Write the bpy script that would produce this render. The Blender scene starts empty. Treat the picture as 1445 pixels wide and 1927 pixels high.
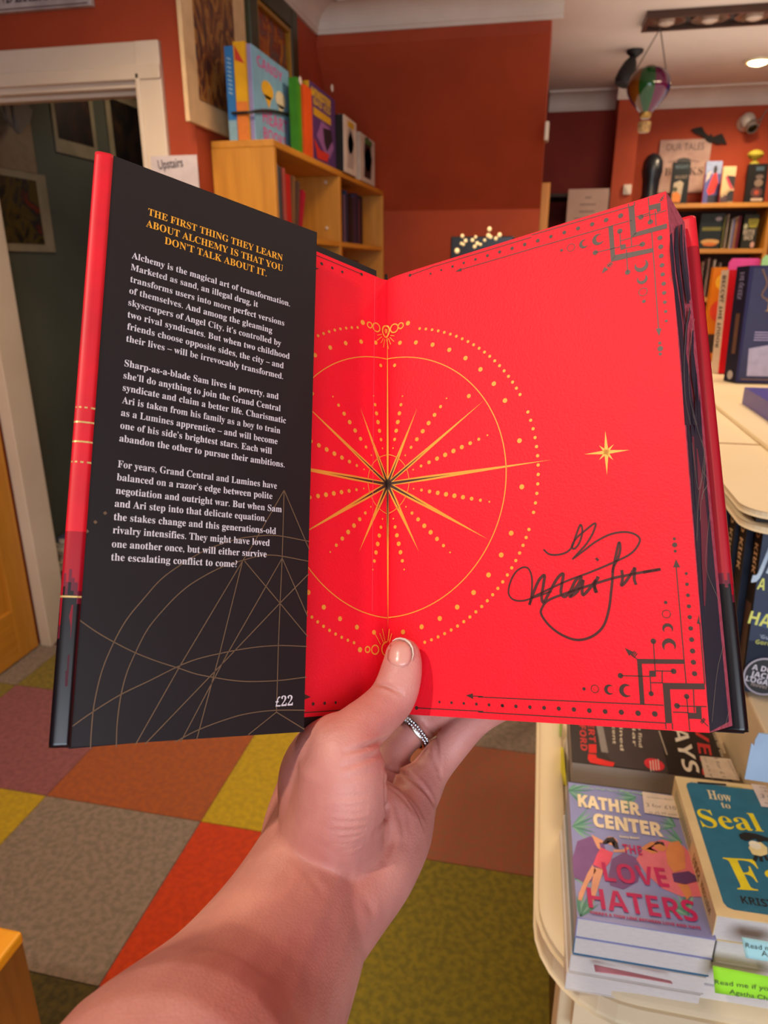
import bpy, math, random
import numpy as np
from mathutils import Vector, Matrix
from mathutils.bvhtree import BVHTree
random.seed(7)
SC = bpy.context.scene
COL = SC.collection

# ------------------------------------------------------------------ camera
YAW, PITCH, FPX = math.radians(12.05), math.radians(19.1), 1330.0
CAMP = np.array([0.0, 0.0, 1.5])
_f0 = np.array([-math.sin(YAW), math.cos(YAW), 0]); _up = np.array([0, 0, 1.0])
_rt = np.array([math.cos(YAW), math.sin(YAW), 0])
_fw = _f0 * math.cos(PITCH) - _up * math.sin(PITCH)
_u = _up * math.cos(PITCH) + _f0 * math.sin(PITCH)
MC = np.array([_rt, _u, _fw])                       # room -> camera axes
cd = bpy.data.cameras.new('camera'); cam = bpy.data.objects.new('camera', cd); COL.objects.link(cam)
cam.location = CAMP
cam.rotation_euler = (math.pi / 2 - PITCH, 0, YAW)
cd.sensor_fit = 'VERTICAL'; cd.sensor_height = 36.0; cd.lens = 36.0 * FPX / 1927
cd.clip_start = 0.02; cd.clip_end = 50
cd.dof.use_dof = True; cd.dof.focus_distance = 0.345; cd.dof.aperture_fstop = 15.0
SC.camera = cam

# ------------------------------------------------------------------ world, exposure, lights
w = bpy.data.worlds.new('world'); SC.world = w; w.use_nodes = True
w.node_tree.nodes['Background'].inputs[0].default_value = (0.75, 0.85, 1.0, 1)
w.node_tree.nodes['Background'].inputs[1].default_value = 1.0
SC.view_settings.view_transform = 'Standard'; SC.view_settings.look = 'None'
SC.view_settings.exposure = 0.0; SC.view_settings.gamma = 1.0
SC.view_settings.use_curve_mapping = False


def area(name, loc, target, size, power, color, sizey=None, spread=None):
    l = bpy.data.lights.new(name, 'AREA'); l.energy = power; l.color = color; l.size = size
    if sizey: l.shape = 'RECTANGLE'; l.size_y = sizey
    if spread: l.spread = spread
    o = bpy.data.objects.new(name, l); COL.objects.link(o); o.location = loc
    o.rotation_euler = (Vector(target) - Vector(loc)).to_track_quat('-Z', 'Y').to_euler()
    return o


def spot(name, loc, target, power, color, ang=100, r=0.04, blend=0.6):
    l = bpy.data.lights.new(name, 'SPOT'); l.energy = power; l.color = color
    l.spot_size = math.radians(ang); l.spot_blend = blend; l.shadow_soft_size = r
    o = bpy.data.objects.new(name, l); COL.objects.link(o); o.location = loc
    o.rotation_euler = (Vector(target) - Vector(loc)).to_track_quat('-Z', 'Y').to_euler()
    return o


WARM = (1.0, 0.74, 0.48)
area('shop_window_daylight', (0.9, -2.35, 1.6), (0.0, 1.5, 1.2), 2.6, 72, (0.80, 0.88, 1.0), 1.8)
spot('ceiling_lamp_behind', (-0.75, -0.55, 2.55), (0.0, 0.3, 1.2), 62, (1.0, 0.84, 0.66), 110, 0.035)
spot('ceiling_lamp_left', (-1.0, 1.45, 2.55), (-0.9, 1.6, 0), 88, WARM, 140, 0.22)
spot('ceiling_lamp_middle', (0.6, 1.7, 2.55), (0.6, 1.7, 0), 58, WARM, 140, 0.22)
spot('ceiling_lamp_far', (1.0, 3.4, 2.55), (1.0, 4.2, 0), 105, WARM, 150, 0.22)
spot('ceiling_lamp_centre', (-0.2, 2.6, 2.55), (-0.3, 3.0, 0), 38, WARM, 150, 0.22)
spot('ceiling_lamp_lit', (1.10, 4.9, 2.56), (1.10, 5.2, 0), 50, WARM, 150, 0.05)
area('ceiling_fill', (0.2, 1.2, 2.1), (0.2, 1.2, 3), 2.2, 12, (1.0, 0.88, 0.78))  # added fill pointing up to brighten the ceiling, no fitting there
area('ceiling_fill_far', (1.0, 3.9, 2.1), (1.0, 3.9, 3), 1.6, 10, (1.0, 0.86, 0.74))  # second added fill, for the far part of the ceiling
spot('hall_lamp', (-1.5, 3.3, 2.5), (-1.6, 3.2, 0), 9, (1.0, 0.8, 0.55), 150, 0.1)


# ------------------------------------------------------------------ projection helpers (measuring)
def ray(u, v):
    return MC.T @ np.array([(u - 722.5) / FPX, (963.5 - v) / FPX, 1.0])


def H(u, v, ax, val):                                # where the sight line meets a room plane
    d = ray(u, v); return CAMP + (val - CAMP[ax]) / d[ax] * d


def PX(u, v, d):                                     # point at camera depth d
    return CAMP + ray(u, v) * d


def CW(p): return CAMP + MC.T @ np.array(p, float)    # camera axes -> room


def nrm(v): v = np.array(v, float); return v / np.linalg.norm(v)


# ------------------------------------------------------------------ materials
def lin(h):
    if isinstance(h, tuple): return h
    h = h.lstrip('#'); o = []
    for i in (0, 2, 4):
        c = int(h[i:i + 2], 16) / 255
        o.append(c / 12.92 if c <= .04045 else ((c + .055) / 1.055) ** 2.4)
    return tuple(o)


_M = {}


def mat(name, col, rough=0.6, col2=None, scale=20, bump=0.0, bscale=None, metal=0.0, emit=None, spec=0.5,
        stretch=(1, 1, 1), coat=0.0, detail=4, lo=0.35, hi=0.65, sheen=0.0, trans=0):
    if name in _M: return _M[name]
    m = bpy.data.materials.new(name); m.use_nodes = True; nt = m.node_tree; b = nt.nodes['Principled BSDF']
    c = lin(col) + (1,)
    b.inputs['Base Color'].default_value = c; b.inputs['Roughness'].default_value = rough
    b.inputs['Metallic'].default_value = metal; b.inputs['Specular IOR Level'].default_value = spec
    b.inputs['Coat Weight'].default_value = coat; b.inputs['Sheen Weight'].default_value = sheen
    b.inputs['Transmission Weight'].default_value = trans
    if emit: b.inputs['Emission Color'].default_value = lin(emit[0]) + (1,); b.inputs['Emission Strength'].default_value = emit[1]
    tc = nt.nodes.new('ShaderNodeTexCoord'); mp = nt.nodes.new('ShaderNodeMapping'); mp.inputs['Scale'].default_value = stretch
    nt.links.new(tc.outputs['Object'], mp.inputs[0])
    if col2 is None:                                   # slight tone variation on every surface
        col2 = tuple(x * 0.86 for x in c[:3])
    ns = nt.nodes.new('ShaderNodeTexNoise'); ns.inputs['Scale'].default_value = scale; ns.inputs['Detail'].default_value = detail
    nt.links.new(mp.outputs[0], ns.inputs['Vector'])
    cr = nt.nodes.new('ShaderNodeValToRGB'); cr.color_ramp.elements[0].position = lo; cr.color_ramp.elements[1].position = hi
    cr.color_ramp.elements[0].color = c; cr.color_ramp.elements[1].color = lin(col2) + (1,)
    nt.links.new(ns.outputs['Fac'], cr.inputs[0]); nt.links.new(cr.outputs[0], b.inputs['Base Color'])
    if bump:
        n2 = nt.nodes.new('ShaderNodeTexNoise'); n2.inputs['Scale'].default_value = bscale or scale; n2.inputs['Detail'].default_value = 5
        nt.links.new(mp.outputs[0], n2.inputs['Vector'])
        bp = nt.nodes.new('ShaderNodeBump'); bp.inputs['Strength'].default_value = bump; bp.inputs['Distance'].default_value = 0.003
        nt.links.new(n2.outputs['Fac'], bp.inputs['Height']); nt.links.new(bp.outputs[0], b.inputs['Normal'])
    _M[name] = m
    return m


def wood(name, c1, c2, axis=2, rough=0.45, scale=5):
    if name in _M: return _M[name]
    s = [8, 8, 8]; s[axis] = 0.7
    m = mat(name, c1, rough, c2, scale, 0.05, scale * 3, stretch=tuple(s), detail=6, lo=0.3, hi=0.7)
    return m


def ink(c, rough=0.55, metal=0.0):                        # flat printed colour
    return mat('ink_' + str(c) + ('_foil' if metal else ''), c, rough, metal=metal, scale=60)


# ------------------------------------------------------------------ object helpers
W0 = {}


def tag(o, label=None, cat=None, group=None, kind=None):
    if label: o['label'] = label
    if cat: o['category'] = cat
    if group: o['group'] = group
    if kind: o['kind'] = kind
    return o


def thing(name, loc, label, cat, group=None):
    o = bpy.data.objects.new(name, None); COL.objects.link(o); o.empty_display_size = 0.05
    o.location = loc; W0[o] = np.array(loc, float)
    return tag(o, label, cat, group)


class MB:
    def __init__(s): s.v = []; s.f = []; s.mi = []

    def add(s, vs, fs, m=0):
        n = len(s.v); s.v += [tuple(map(float, x)) for x in vs]; s.f += [tuple(i + n for i in f) for f in fs]; s.mi += [m] * len(fs)
        return s

    def hexa(s, p, m=0):                              # 8 corners, bottom 4 then top 4
        c = np.mean(np.array(p), axis=0)
        fs = [(0, 3, 2, 1), (4, 5, 6, 7), (0, 1, 5, 4), (1, 2, 6, 5), (2, 3, 7, 6), (3, 0, 4, 7)]
        q = np.array(p); n = np.cross(q[1] - q[0], q[3] - q[0])
        if n @ (q[4] - q[0]) < 0: fs = [f[::-1] for f in fs]
        return s.add(p, fs, m)

    def box(s, lo, hi, m=0):
        x0, y0, z0 = lo; x1, y1, z1 = hi
        return s.hexa([(x0, y0, z0), (x1, y0, z0), (x1, y1, z0), (x0, y1, z0), (x0, y0, z1), (x1, y0, z1), (x1, y1, z1), (x0, y1, z1)], m)

    def obox(s, P, a, b, c, m=0):                     # corner + three edge vectors
        P, a, b, c = map(np.array, (P, a, b, c))
        return s.hexa([P, P + a, P + a + b, P + b, P + c, P + a + c, P + a + b + c, P + b + c], m)

    def prism(s, pts, d, m=0):                        # planar polygon extruded by d
        pts = [np.array(p, float) for p in pts]; d = np.array(d, float); n = len(pts)
        nn = sum(np.cross(pts[i], pts[(i + 1) % n]) for i in range(n))
        if nn @ d > 0: pts = pts[::-1]
        fs = [tuple(range(n)), tuple(range(2 * n - 1, n - 1, -1))] + [(i, i + n, (i + 1) % n + n, (i + 1) % n) for i in range(n)]
        return s.add(pts + [p + d for p in pts], [f[::-1] if k > 1 else f for k, f in enumerate(fs)], m)

    def lathe(s, c, ax, prof, n=24, m=0):             # prof: (radius, offset along ax)
        c = np.array(c, float); ax = nrm(ax); t = nrm(np.cross(ax, (0.3, 1, 0.2))); b = np.cross(ax, t)
        vs = []; fs = []
        for r, h in prof:
            for i in range(n):
                a = 2 * math.pi * i / n; vs.append(c + ax * h + (t * math.cos(a) + b * math.sin(a)) * max(r, 1e-5))
        for k in range(len(prof) - 1):
            for i in range(n):
                j = (i + 1) % n; fs.append((k * n + i, k * n + j, k * n + n + j, k * n + n + i))
        fs.append(tuple(range(n))[::-1]); fs.append(tuple(range((len(prof) - 1) * n, len(prof) * n)))
        return s.add(vs, fs, m)

    def tube(s, pts, r, n=8, m=0, closed=False):
        pts = [np.array(p, float) for p in pts]; vs = []; fs = []; N = len(pts)
        prev = None
        for i, p in enumerate(pts):
            d = pts[(i + 1) % N] - pts[i - 1] if closed else pts[min(i + 1, N - 1)] - pts[max(i - 1, 0)]
            d = nrm(d)
            t = nrm(np.cross(d, (0.31, 0.2, 1))) if prev is None else nrm(prev - d * (prev @ d)); prev = t; b = np.cross(d, t)
            rr = r[i] if hasattr(r, '__len__') else r
            for k in range(n):
                a = 2 * math.pi * k / n; vs.append(p + (t * math.cos(a) + b * math.sin(a)) * rr)
        for i in range(N if closed else N - 1):
            for k in range(n):
                j = (k + 1) % n; i2 = (i + 1) % N; fs.append((i * n + k, i * n + j, i2 * n + j, i2 * n + k))
        if not closed: fs.append(tuple(range(n))[::-1]); fs.append(tuple(range((N - 1) * n, N * n)))
        return s.add(vs, fs, m)

    def sphere(s, c, r, n=16, m=0, sc=(1, 1, 1)):
        prof = [(math.sin(math.pi * k / (n // 2)), -math.cos(math.pi * k / (n // 2))) for k in range(n // 2 + 1)]
        k0 = len(s.v); s.lathe((0, 0, 0), (0, 0, 1), [(a * r, b * r) for a, b in prof], n, m)
        for i in range(k0, len(s.v)): s.v[i] = tuple(np.array(s.v[i]) * np.array(sc) + np.array(c))
        return s

    def build(s, name, m, parent=None, smooth=False, bevel=0, origin=None, bseg=2):
        v = np.array(s.v, float)
        if parent is not None: base = W0[parent]
        else: base = np.zeros(3)
        if origin is None:
            origin = base if parent is not None else np.array([(v[:, 0].min() + v[:, 0].max()) / 2, (v[:, 1].min() + v[:, 1].max()) / 2, v[:, 2].min()])
        me = bpy.data.meshes.new(name); me.from_pydata((v - origin).tolist(), [], s.f)
        for x in (m if isinstance(m, (list, tuple)) else [m]): me.materials.append(x)
        if isinstance(m, (list, tuple)): me.polygons.foreach_set('material_index', s.mi)
        if smooth: me.polygons.foreach_set('use_smooth', [True] * len(s.f))
        me.update()
        o = bpy.data.objects.new(name, me); COL.objects.link(o)
        if parent is not None: o.parent = parent
        o.location = origin - base; W0[o] = np.array(origin, float)
        if bevel:
            b = o.modifiers.new('bevel', 'BEVEL'); b.width = bevel; b.segments = bseg; b.limit_method = 'ANGLE'; b.angle_limit = 0.7
        if smooth:
            try: me.set_sharp_from_angle(angle=math.radians(50))
            except Exception: pass
        return o


def struct(name, mb, m, bevel=0, parent=None, smooth=False):
    o = mb.build(name, m, parent, smooth, bevel)
    if parent is None: o['kind'] = 'structure'
    return o


# ------------------------------------------------------------------ flat print on a surface
def smap(s, up, lo, dg):
    r = ''
    for ch in s:
        if 'A' <= ch <= 'Z': r += chr(up + ord(ch) - 65)
        elif 'a' <= ch <= 'z': r += chr(lo + ord(ch) - 97)
        elif '0' <= ch <= '9' and dg: r += chr(dg + ord(ch) - 48)
        else: r += ch
    return r


STY = {'serif': (0x1D400, 0x1D41A, 0x1D7CE), 'bold': (0x1D5D4, 0x1D5EE, 0x1D7EC), 'script': (0x1D4D0, 0x1D4EA, 0), 'sans': None}
CAPH = {'serif': 0.68, 'bold': 0.71, 'script': 0.68, 'sans': 0.69}


def glyphs(s, style, offset=0.0, res=3):
    c = bpy.data.curves.new('t', 'FONT'); c.body = smap(s, *STY[style]) if STY[style] else s
    if style in ('bold', 'serif') and offset < .03: offset = 0
    if style == 'serif': offset = 0
    c.size = 1.0; c.resolution_u = res; c.offset = offset; c.fill_mode = 'FRONT'
    o = bpy.data.objects.new('t', c)
    me = bpy.data.meshes.new_from_object(o)
    v = np.array([x.co[:] for x in me.vertices]).reshape(-1, 3); f = [tuple(p.vertices) for p in me.polygons]
    bpy.data.objects.remove(o); bpy.data.meshes.remove(me); bpy.data.curves.remove(c)
    return v, f


class Sheet:
    """a flat printed surface: origin P, in-plane axes e1, e2, outward normal n; shapes in metres on it"""

    def __init__(s, P, X, Y, toward=None):
        P, X, Y = [np.array(a, float) for a in (P, X, Y)]
        s.P = P; s.e1 = nrm(X - P); u = Y - P; u = u - (u @ s.e1) * s.e1; s.e2 = nrm(u); s.n = np.cross(s.e1, s.e2)
        if s.n @ ((CAMP if toward is None else toward) - P) < 0: s.n = -s.n
        s.L = {}; s.order = []; s.h0 = 0.00012; s.dh = 0.00006; s.clip = None

    def px(s, u, v):
        d = ray(u, v); t = ((s.P - CAMP) @ s.n) / (d @ s.n); q = CAMP + t * d - s.P; return np.array([q @ s.e1, q @ s.e2])

    def pxs(s, pts): return [s.px(*p) for p in pts]

    def W(s, p, h=0): return s.P + s.e1 * p[0] + s.e2 * p[1] + s.n * h

    def _l(s, c):
        if c not in s.L: s.L[c] = ([], []); s.order.append(c)
        return s.L[c]

    def raw(s, c, pts, faces):
        V, F = s._l(c); n = len(V); V += [tuple(p) for p in pts]; F += [tuple(i + n for i in f) for f in faces]

    def poly(s, c, pts):
        s.raw(c, pts, [tuple(range(len(pts)))])

    def fan(s, c, pts):                                # star-shaped outline round its mean
        m = np.mean(np.array(pts), axis=0); n = len(pts)
        s.raw(c, [m] + list(pts), [(0, i + 1, (i + 1) % n + 1) for i in range(n)])

    def rect(s, c, a, b): s.poly(c, [a, (b[0], a[1]), b, (a[0], b[1])])

    def disk(s, c, p, r, n=14, ry=None):
        s.poly(c, [(p[0] + r * math.cos(2 * math.pi * i / n), p[1] + (ry or r) * math.sin(2 * math.pi * i / n)) for i in range(n)])

    def ring(s, c, p, r, w, a0=0, a1=360, n=40):
        V = []; F = []
        for i in range(n + 1):
            a = math.radians(a0 + (a1 - a0) * i / n)
            for q in (r - w / 2, r + w / 2): V.append((p[0] + q * math.cos(a), p[1] + q * math.sin(a)))
        for i in range(n): F.append((2 * i, 2 * i + 1, 2 * i + 3, 2 * i + 2))
        s.raw(c, V, F)

    def line(s, c, pts, w, smooth=False):
        P = [np.array(p, float) for p in pts]
        if smooth and len(P) > 2: P = catmull(P, 6)
        V = []; F = []; N = len(P)
        for i, p in enumerate(P):
            d = P[min(i + 1, N - 1)] - P[max(i - 1, 0)]; d = d / (np.linalg.norm(d) + 1e-12); nn = np.array([-d[1], d[0]])
            ww = w[min(int(i * len(w) / N), len(w) - 1)] if hasattr(w, '__len__') else w
            V += [p - nn * ww / 2, p + nn * ww / 2]
        for i in range(N - 1): F.append((2 * i, 2 * i + 1, 2 * i + 3, 2 * i + 2))
        s.raw(c, V, F)

    def spike(s, c, a, b, w, k=0.2, w0=0.3):           # long thin ray, widest a fifth of the way out
        a = np.array(a, float); b = np.array(b, float); d = b - a; nn = nrm([-d[1], d[0]]); m = a + d * k
        s.raw(c, [a + nn * w * w0 / 2, m + nn * w / 2, b, m - nn * w / 2, a - nn * w * w0 / 2], [(0, 1, 2, 3, 4)])

    def text(s, c, txt, A, B, cap, style='sans', offset=0.0, res=3, up=None):
        A = np.array(A, float); B = np.array(B, float); v, f = glyphs(txt, style, offset, res)
        if len(v) == 0: return
        x0, x1 = v[:, 0].min(), v[:, 0].max(); d = B - A; L = np.linalg.norm(d); e = d / L
        u = np.array([-e[1], e[0]]) if up is None else np.array(up, float)
        k = cap / CAPH[style]
        pts = [A + e * ((x - x0) / (x1 - x0) * L) + u * y * k for x, y in v[:, :2]]
        s.raw(c, pts, f)

    def build(s, parent, names, mats=None):
        out = []
        for i, c in enumerate(s.order):
            V, F = s.L[c]; h = s.h0 + s.dh * i
            nm = names.get(c, names.get('*', 'print')) if isinstance(names, dict) else names
            mb = MB(); mb.v = [tuple(s.W(p, h)) for p in V]; mb.f = F; mb.mi = [0] * len(F)
            # make normals face outward
            o = mb.build(nm, (mats or {}).get(c) or ink(c), parent)
            out.append(o)
        return out


def catmull(P, k):
    P = [np.array(p, float) for p in P]; out = []
    Q = [2 * P[0] - P[1]] + P + [2 * P[-1] - P[-2]]
    for i in range(1, len(Q) - 2):
        for j in range(k):
            t = j / k; a, b, c, d = Q[i - 1], Q[i], Q[i + 1], Q[i + 2]
            out.append(0.5 * (2 * b + (c - a) * t + (2 * a - 5 * b + 4 * c - d) * t * t + (3 * b - a - 3 * c + d) * t ** 3))
    out.append(P[-1]); return out


def zm(ox, oy, k):
    """reading frame of an enlarged view of the measured photograph"""
    return lambda *p: [(ox + x * k, oy + y * k) for x, y in p]

# ================================================================== THE ROOM
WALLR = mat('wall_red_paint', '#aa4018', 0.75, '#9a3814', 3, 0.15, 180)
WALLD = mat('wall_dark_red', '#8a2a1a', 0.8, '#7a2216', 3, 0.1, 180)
CEIL = mat('ceiling_paint', '#d6c8bc', 0.9, '#ccbdb0', 2, 0.1, 120)
PLAST = mat('cornice_plaster', '#d8cbbd', 0.7, '#cdbfb1', 4)
GLOSS = mat('white_gloss_paint', '#d9c9b4', 0.35, '#cfbea8', 3)
GREEN = mat('wall_green_paint', '#4f5346', 0.85, '#43473c', 2, 0.1, 150)
BLACK = mat('matt_black', '#0d0c0c', 0.6)
DARK = mat('dark_void', '#1a1412', 0.9)
PINE = wood('honey_pine', '#c98a2c', '#b57821', 2)
PINEY = wood('honey_pine_lengthwise', '#c98a2c', '#b57821', 1)
PINEX = wood('honey_pine_crosswise', '#c98a2c', '#b57821', 0)

CZ = 2.60; XW = -1.083; YD = 2.28; YB = 3.60; YF = 5.57
# floor and carpet tiles
fl = struct('floor', MB().box((-4.05, -3.3, -0.06), (3.2, 7.0, -0.008)), mat('floor_underlay', '#2c2622', 0.9))
W0[fl] = np.array(fl.location)


def carpet(name, a, b):
    return mat('carpet_' + name, a, 0.95, b, 62, 0.9, 420, spec=0.15, detail=9, lo=0.38, hi=0.62, sheen=0.15)


TC = {'grey': carpet('grey', '#8d7a6c', '#75695a'), 'brown': carpet('orange_brown', '#a3521f', '#8e4a26'),
      'yellow': carpet('yellow', '#b99a0c', '#a58a12'), 'purple': carpet('purple', '#8f5358', '#7c474c'),
      'orange': carpet('orange', '#c23a06', '#ad3208'), 'olive': carpet('olive', '#857317', '#6b5f17'),
      'dark': carpet('dark_olive', '#55491f', '#3d361c'), 'terra': carpet('terracotta', '#9c5238', '#8a5a3c'),
      'mauve': carpet('mauve', '#93504e', '#80464a')}
CELL = {(-1, 0): 'grey', (0, 0): 'orange', (-1, 1): 'brown', (0, 1): 'yellow', (-2, 1): 'purple', (-2, 0): 'yellow',
        (-2, 2): 'olive', (-3, 1): 'olive', (-3, 2): 'grey', (-1, -1): 'dark', (0, -1): 'mauve', (-2, -1): 'olive', (1, 0): 'olive',
        (1, 1): 'terra', (1, 2): 'grey', (2, 0): 'purple', (2, 1): 'grey', (0, 2): 'terra', (1, -1): 'orange', (2, 2): 'olive', (-1, 2): 'grey'}
_tm = {}
for i in range(-6, 8):
    for j in range(-8, 12):
        k = CELL.get((i, j)) or random.choice(list(TC))
        if k not in _tm:
            mb = MB().box((0.001, 0.001, -0.0085), (0.4985, 0.5015, 0))
            o = mb.build('carpet_tile', TC[k], fl, origin=np.array([0, 0, 0.0])); _tm[k] = o.data
        else:
            o = bpy.data.objects.new('carpet_tile', _tm[k]); COL.objects.link(o); o.parent = fl
        o.location = Vector((-0.852 + 0.5 * i, 0.975 + 0.503 * j, 0.0)) - fl.location

struct('ceiling', MB().box((-4.05, -3.3, CZ), (3.2, 7.0, CZ + 0.08)), CEIL)
# doorway wall (faces the camera), hole from x -1.90 to -1.253, 2.04 high
m = MB().box((-4.0, YD, 0), (-1.955, YD + .1, CZ)).box((-1.253, YD, 0), (XW, YD + .1, CZ)).box((-1.955, YD, 2.06), (-1.253, YD + .1, CZ))
struct('wall_doorway', m, WALLR)
struct('wall_left', MB().box((XW - .1, YD + .1, 0), (XW, 7.0, CZ)), WALLR)
# sloping soffit wall with a vertical part below it
a = H(1037, 45, 1, YB); xr = a[0]
zk = H(880, 395, 1, 4.1)[2]
m = MB().prism([(XW, YB, CZ), (XW, YB, 2.45), (XW, 4.1, zk), (XW, 4.1, 0), (XW, 4.25, 0), (XW, 4.25, CZ)], (xr - XW, 0, 0))
struct('wall_back', m, WALLR)
struct('wall_far', MB().box((-0.9, YF + .03, 0), (3.2, YF + .15, CZ)), WALLR)
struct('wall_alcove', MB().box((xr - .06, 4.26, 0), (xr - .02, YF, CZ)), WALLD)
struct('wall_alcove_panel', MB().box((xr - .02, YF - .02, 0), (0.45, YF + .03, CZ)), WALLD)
struct('wall_pier', MB().box((0.395, 5.25, 0), (0.53, YF + .03, CZ)), WALLR)
struct('wall_right', MB().box((3.1, -3.3, 0), (3.2, YF + .1, CZ)), WALLR)
m = MB().box((-4.05, -2.5, 0), (3.2, -2.42, 0.6)).box((-4.05, -2.5, 2.4), (3.2, -2.42, CZ)).box((-4.05, -2.5, .6), (-0.5, -2.42, 2.4)).box((2.4, -2.5, .6), (3.2, -2.42, 2.4))
struct('wall_rear', m, WALLR)
struct('wall_side', MB().box((-4.1, -2.5, 0), (-4.0, 7, CZ)), WALLR)
fw = MB()
for x in (-0.5, .45, 1.4, 2.34): fw.box((x, -2.49, .6), (x + .06, -2.44, 2.4))
for z in (.6, 2.34): fw.box((-0.5, -2.49, z), (2.4, -2.44, z + .06))
wo = struct('window_1', fw, GLOSS)
# hall beyond the doorway
struct('wall_hall', MB().box((-2.09, YD + .1, 0), (-1.99, 5.2, CZ)), GREEN)
struct('wall_hall_end', MB().box((-1.99, 4.3, 0), (XW - .1, 4.4, CZ)), GREEN)


def cornice(name, A, B, out, h=0.105, d=0.13, cap=(0, 0)):
    """coved plaster moulding from A to B at the ceiling; out = direction off the wall"""
    A = np.array(A, float); B = np.array(B, float); out = nrm(out)
    prof = [(0, 0), (0, -h), (0.012, -h), (0.012, -h + .014)]
    for k in range(9):
        t = k / 8 * math.pi / 2; prof.append((0.016 + (d - .03) * (1 - math.cos(t)), -h + .018 + (h - .03) * math.sin(t)))
    prof += [(d, -0.012), (d, 0)]
    pts = [A + out * x + np.array([0, 0, CZ + z]) for x, z in prof]
    return struct(name, MB().prism(pts, B - A), PLAST)


cornice('trim_1', (XW, YD - .02, 0), (XW, YB, 0), (1, 0, 0))
cornice('trim_2', (XW, YB, 0), (xr + .05, YB, 0), (0, -1, 0), d=0.12)
cornice('trim_3', (xr, YF - .02, 0), (0.395, YF - .02, 0), (0, -1, 0))
cornice('trim_4', (0.53, YF + .03, 0), (3.1, YF + .03, 0), (0, -1, 0))
cornice('trim_5', (0.38, 5.25, 0), (0.55, 5.25, 0), (0, -1, 0), d=.12)
# door casing: stepped mouldings
m = MB()
for (x0, x1, z0, z1, p) in [(-2.03, -1.173, 2.075, 2.143, .020), (-2.03, -1.173, 2.040, 2.080, .028), ]:
    m.box((x0, YD - p, z0), (x1, YD, z1))
m.box((-1.955, YD - .01, 2.022), (-1.253, YD + .11, 2.06)).box((-1.955, YD + .02, 2.008), (-1.253, YD + .06, 2.022))
struct('trim_6', m, GLOSS, 0.004)
m = MB().box((-1.253, YD - .022, 0), (-1.173, YD, 2.143)).box((-1.262, YD - .008, 0), (-1.250, YD + .11, 2.05)).box((-1.258, YD - .028, 0), (-1.242, YD, 2.06))
struct('trim_7', m, GLOSS, 0.004)
m = MB().box((-1.955, YD - .02, 0), (-1.905, YD + .11, 2.05))
struct('trim_8', m, GLOSS, 0.003)
struct('baseboard_back', MB().box((XW, 4.085, 0), (xr, 4.1, .14)), GLOSS, .003)
# pine door, open towards the room, panelled
DX = -1.955; dY0, dY1 = YD - .03, YD - .03 - .68
dth = MB()
dr = MB().box((DX - .04, dY1, 0.006), (DX, dY0, 2.0))
door = struct('door_1', MB().box((DX - .03, dY1, 0.006), (DX - .012, dY0, 2.0)), PINE)
W0[door] = np.array(door.location)
for (y0, y1, z0, z1) in [(dY0 - .11, dY0, .006, 2.0), (dY1, dY1 + .11, .006, 2.0)]:
    MB().box((DX - .042, y0, z0), (DX, y1, z1)).build('stile', PINE, door, bevel=.003)
for (z0, z1) in [(.006, .22), (.82, .97), (1.88, 2.0)]:
    MB().box((DX - .042, dY1 + .11, z0), (DX, dY0 - .11, z1)).build('rail', PINEY, door, bevel=.003)
for (z0, z1) in [(.26, .78), (1.01, 1.84)]:
    MB().box((DX - .036, dY1 + .15, z0), (DX - .006, dY0 - .15, z1)).build('door_panel', PINE, door, bevel=.01)
# threshold shadow gap strip in the doorway
struct('trim_9', MB().box((-1.905, YD, 0), (-1.262, YD + .1, .004)), wood('threshold_wood', '#4a3220', '#3a2618', 0))

# ------------------------------------------------------------------ pictures and signs on walls


def art_mat(name, cols, scale=9, dist=2.5, rough=0.5, stretch=(1, 1, 1)):
    """abstract painted surface: distorted noise through a colour ramp"""
    m = bpy.data.materials.new(name); m.use_nodes = True; nt = m.node_tree; b = nt.nodes['Principled BSDF']; b.inputs['Roughness'].default_value = rough
    tc = nt.nodes.new('ShaderNodeTexCoord'); mp = nt.nodes.new('ShaderNodeMapping'); mp.inputs['Scale'].default_value = stretch
    ns = nt.nodes.new('ShaderNodeTexNoise'); ns.inputs['Scale'].default_value = scale; ns.inputs['Detail'].default_value = 6; ns.inputs['Distortion'].default_value = dist
    cr = nt.nodes.new('ShaderNodeValToRGB'); nt.links.new(tc.outputs['Object'], mp.inputs[0]); nt.links.new(mp.outputs[0], ns.inputs['Vector'])
    nt.links.new(ns.outputs['Fac'], cr.inputs[0]); nt.links.new(cr.outputs[0], b.inputs['Base Color'])
    e = cr.color_ramp.elements
    while len(e) < len(cols): e.new(0.5)
    for i, c in enumerate(cols): e[i].position = 0.3 + 0.4 * i / max(1, len(cols) - 1); e[i].color = lin(c) + (1,)
    return m


def panel(name, mbq, m, parent): return mbq.build(name, m, parent)


# large mounted picture beside the doorway
XP = XW + .015
z2 = zm(350, 0, 400 / 1445)
def PY(u, v, X=XP): return H(u, v, 0, X)
y0 = PY(357, 226)[1]; y1 = PY(466, 122)[1]; zb = (PY(357, 226)[2] + PY(419, 255)[2]) / 2
iy0 = PY(375, 185)[1]; iy1 = PY(443, 125)[1]; izb = PY(375, 187)[2]
pt = thing('mounted_picture', (XW, (y0 + y1) / 2, zb), 'cream-mounted swirling brown and gold painting on the red wall, left of the green frame', 'picture')
MB().box((XW + .001, y0, zb), (XP, y1, 2.56)).build('picture_mount', mat('picture_mount_cream', '#d9b88a', .6), pt, bevel=.002)
MB().box((XP, iy0, izb), (XP + .003, iy1, 2.5)).build('painting', art_mat('painting_swirl', ['#2a2026', '#4a2a1c', '#6d3a18', '#a0702e', '#5a4a44'], 9, 3.5, .4, (1, 1.6, .8)), pt)
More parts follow.
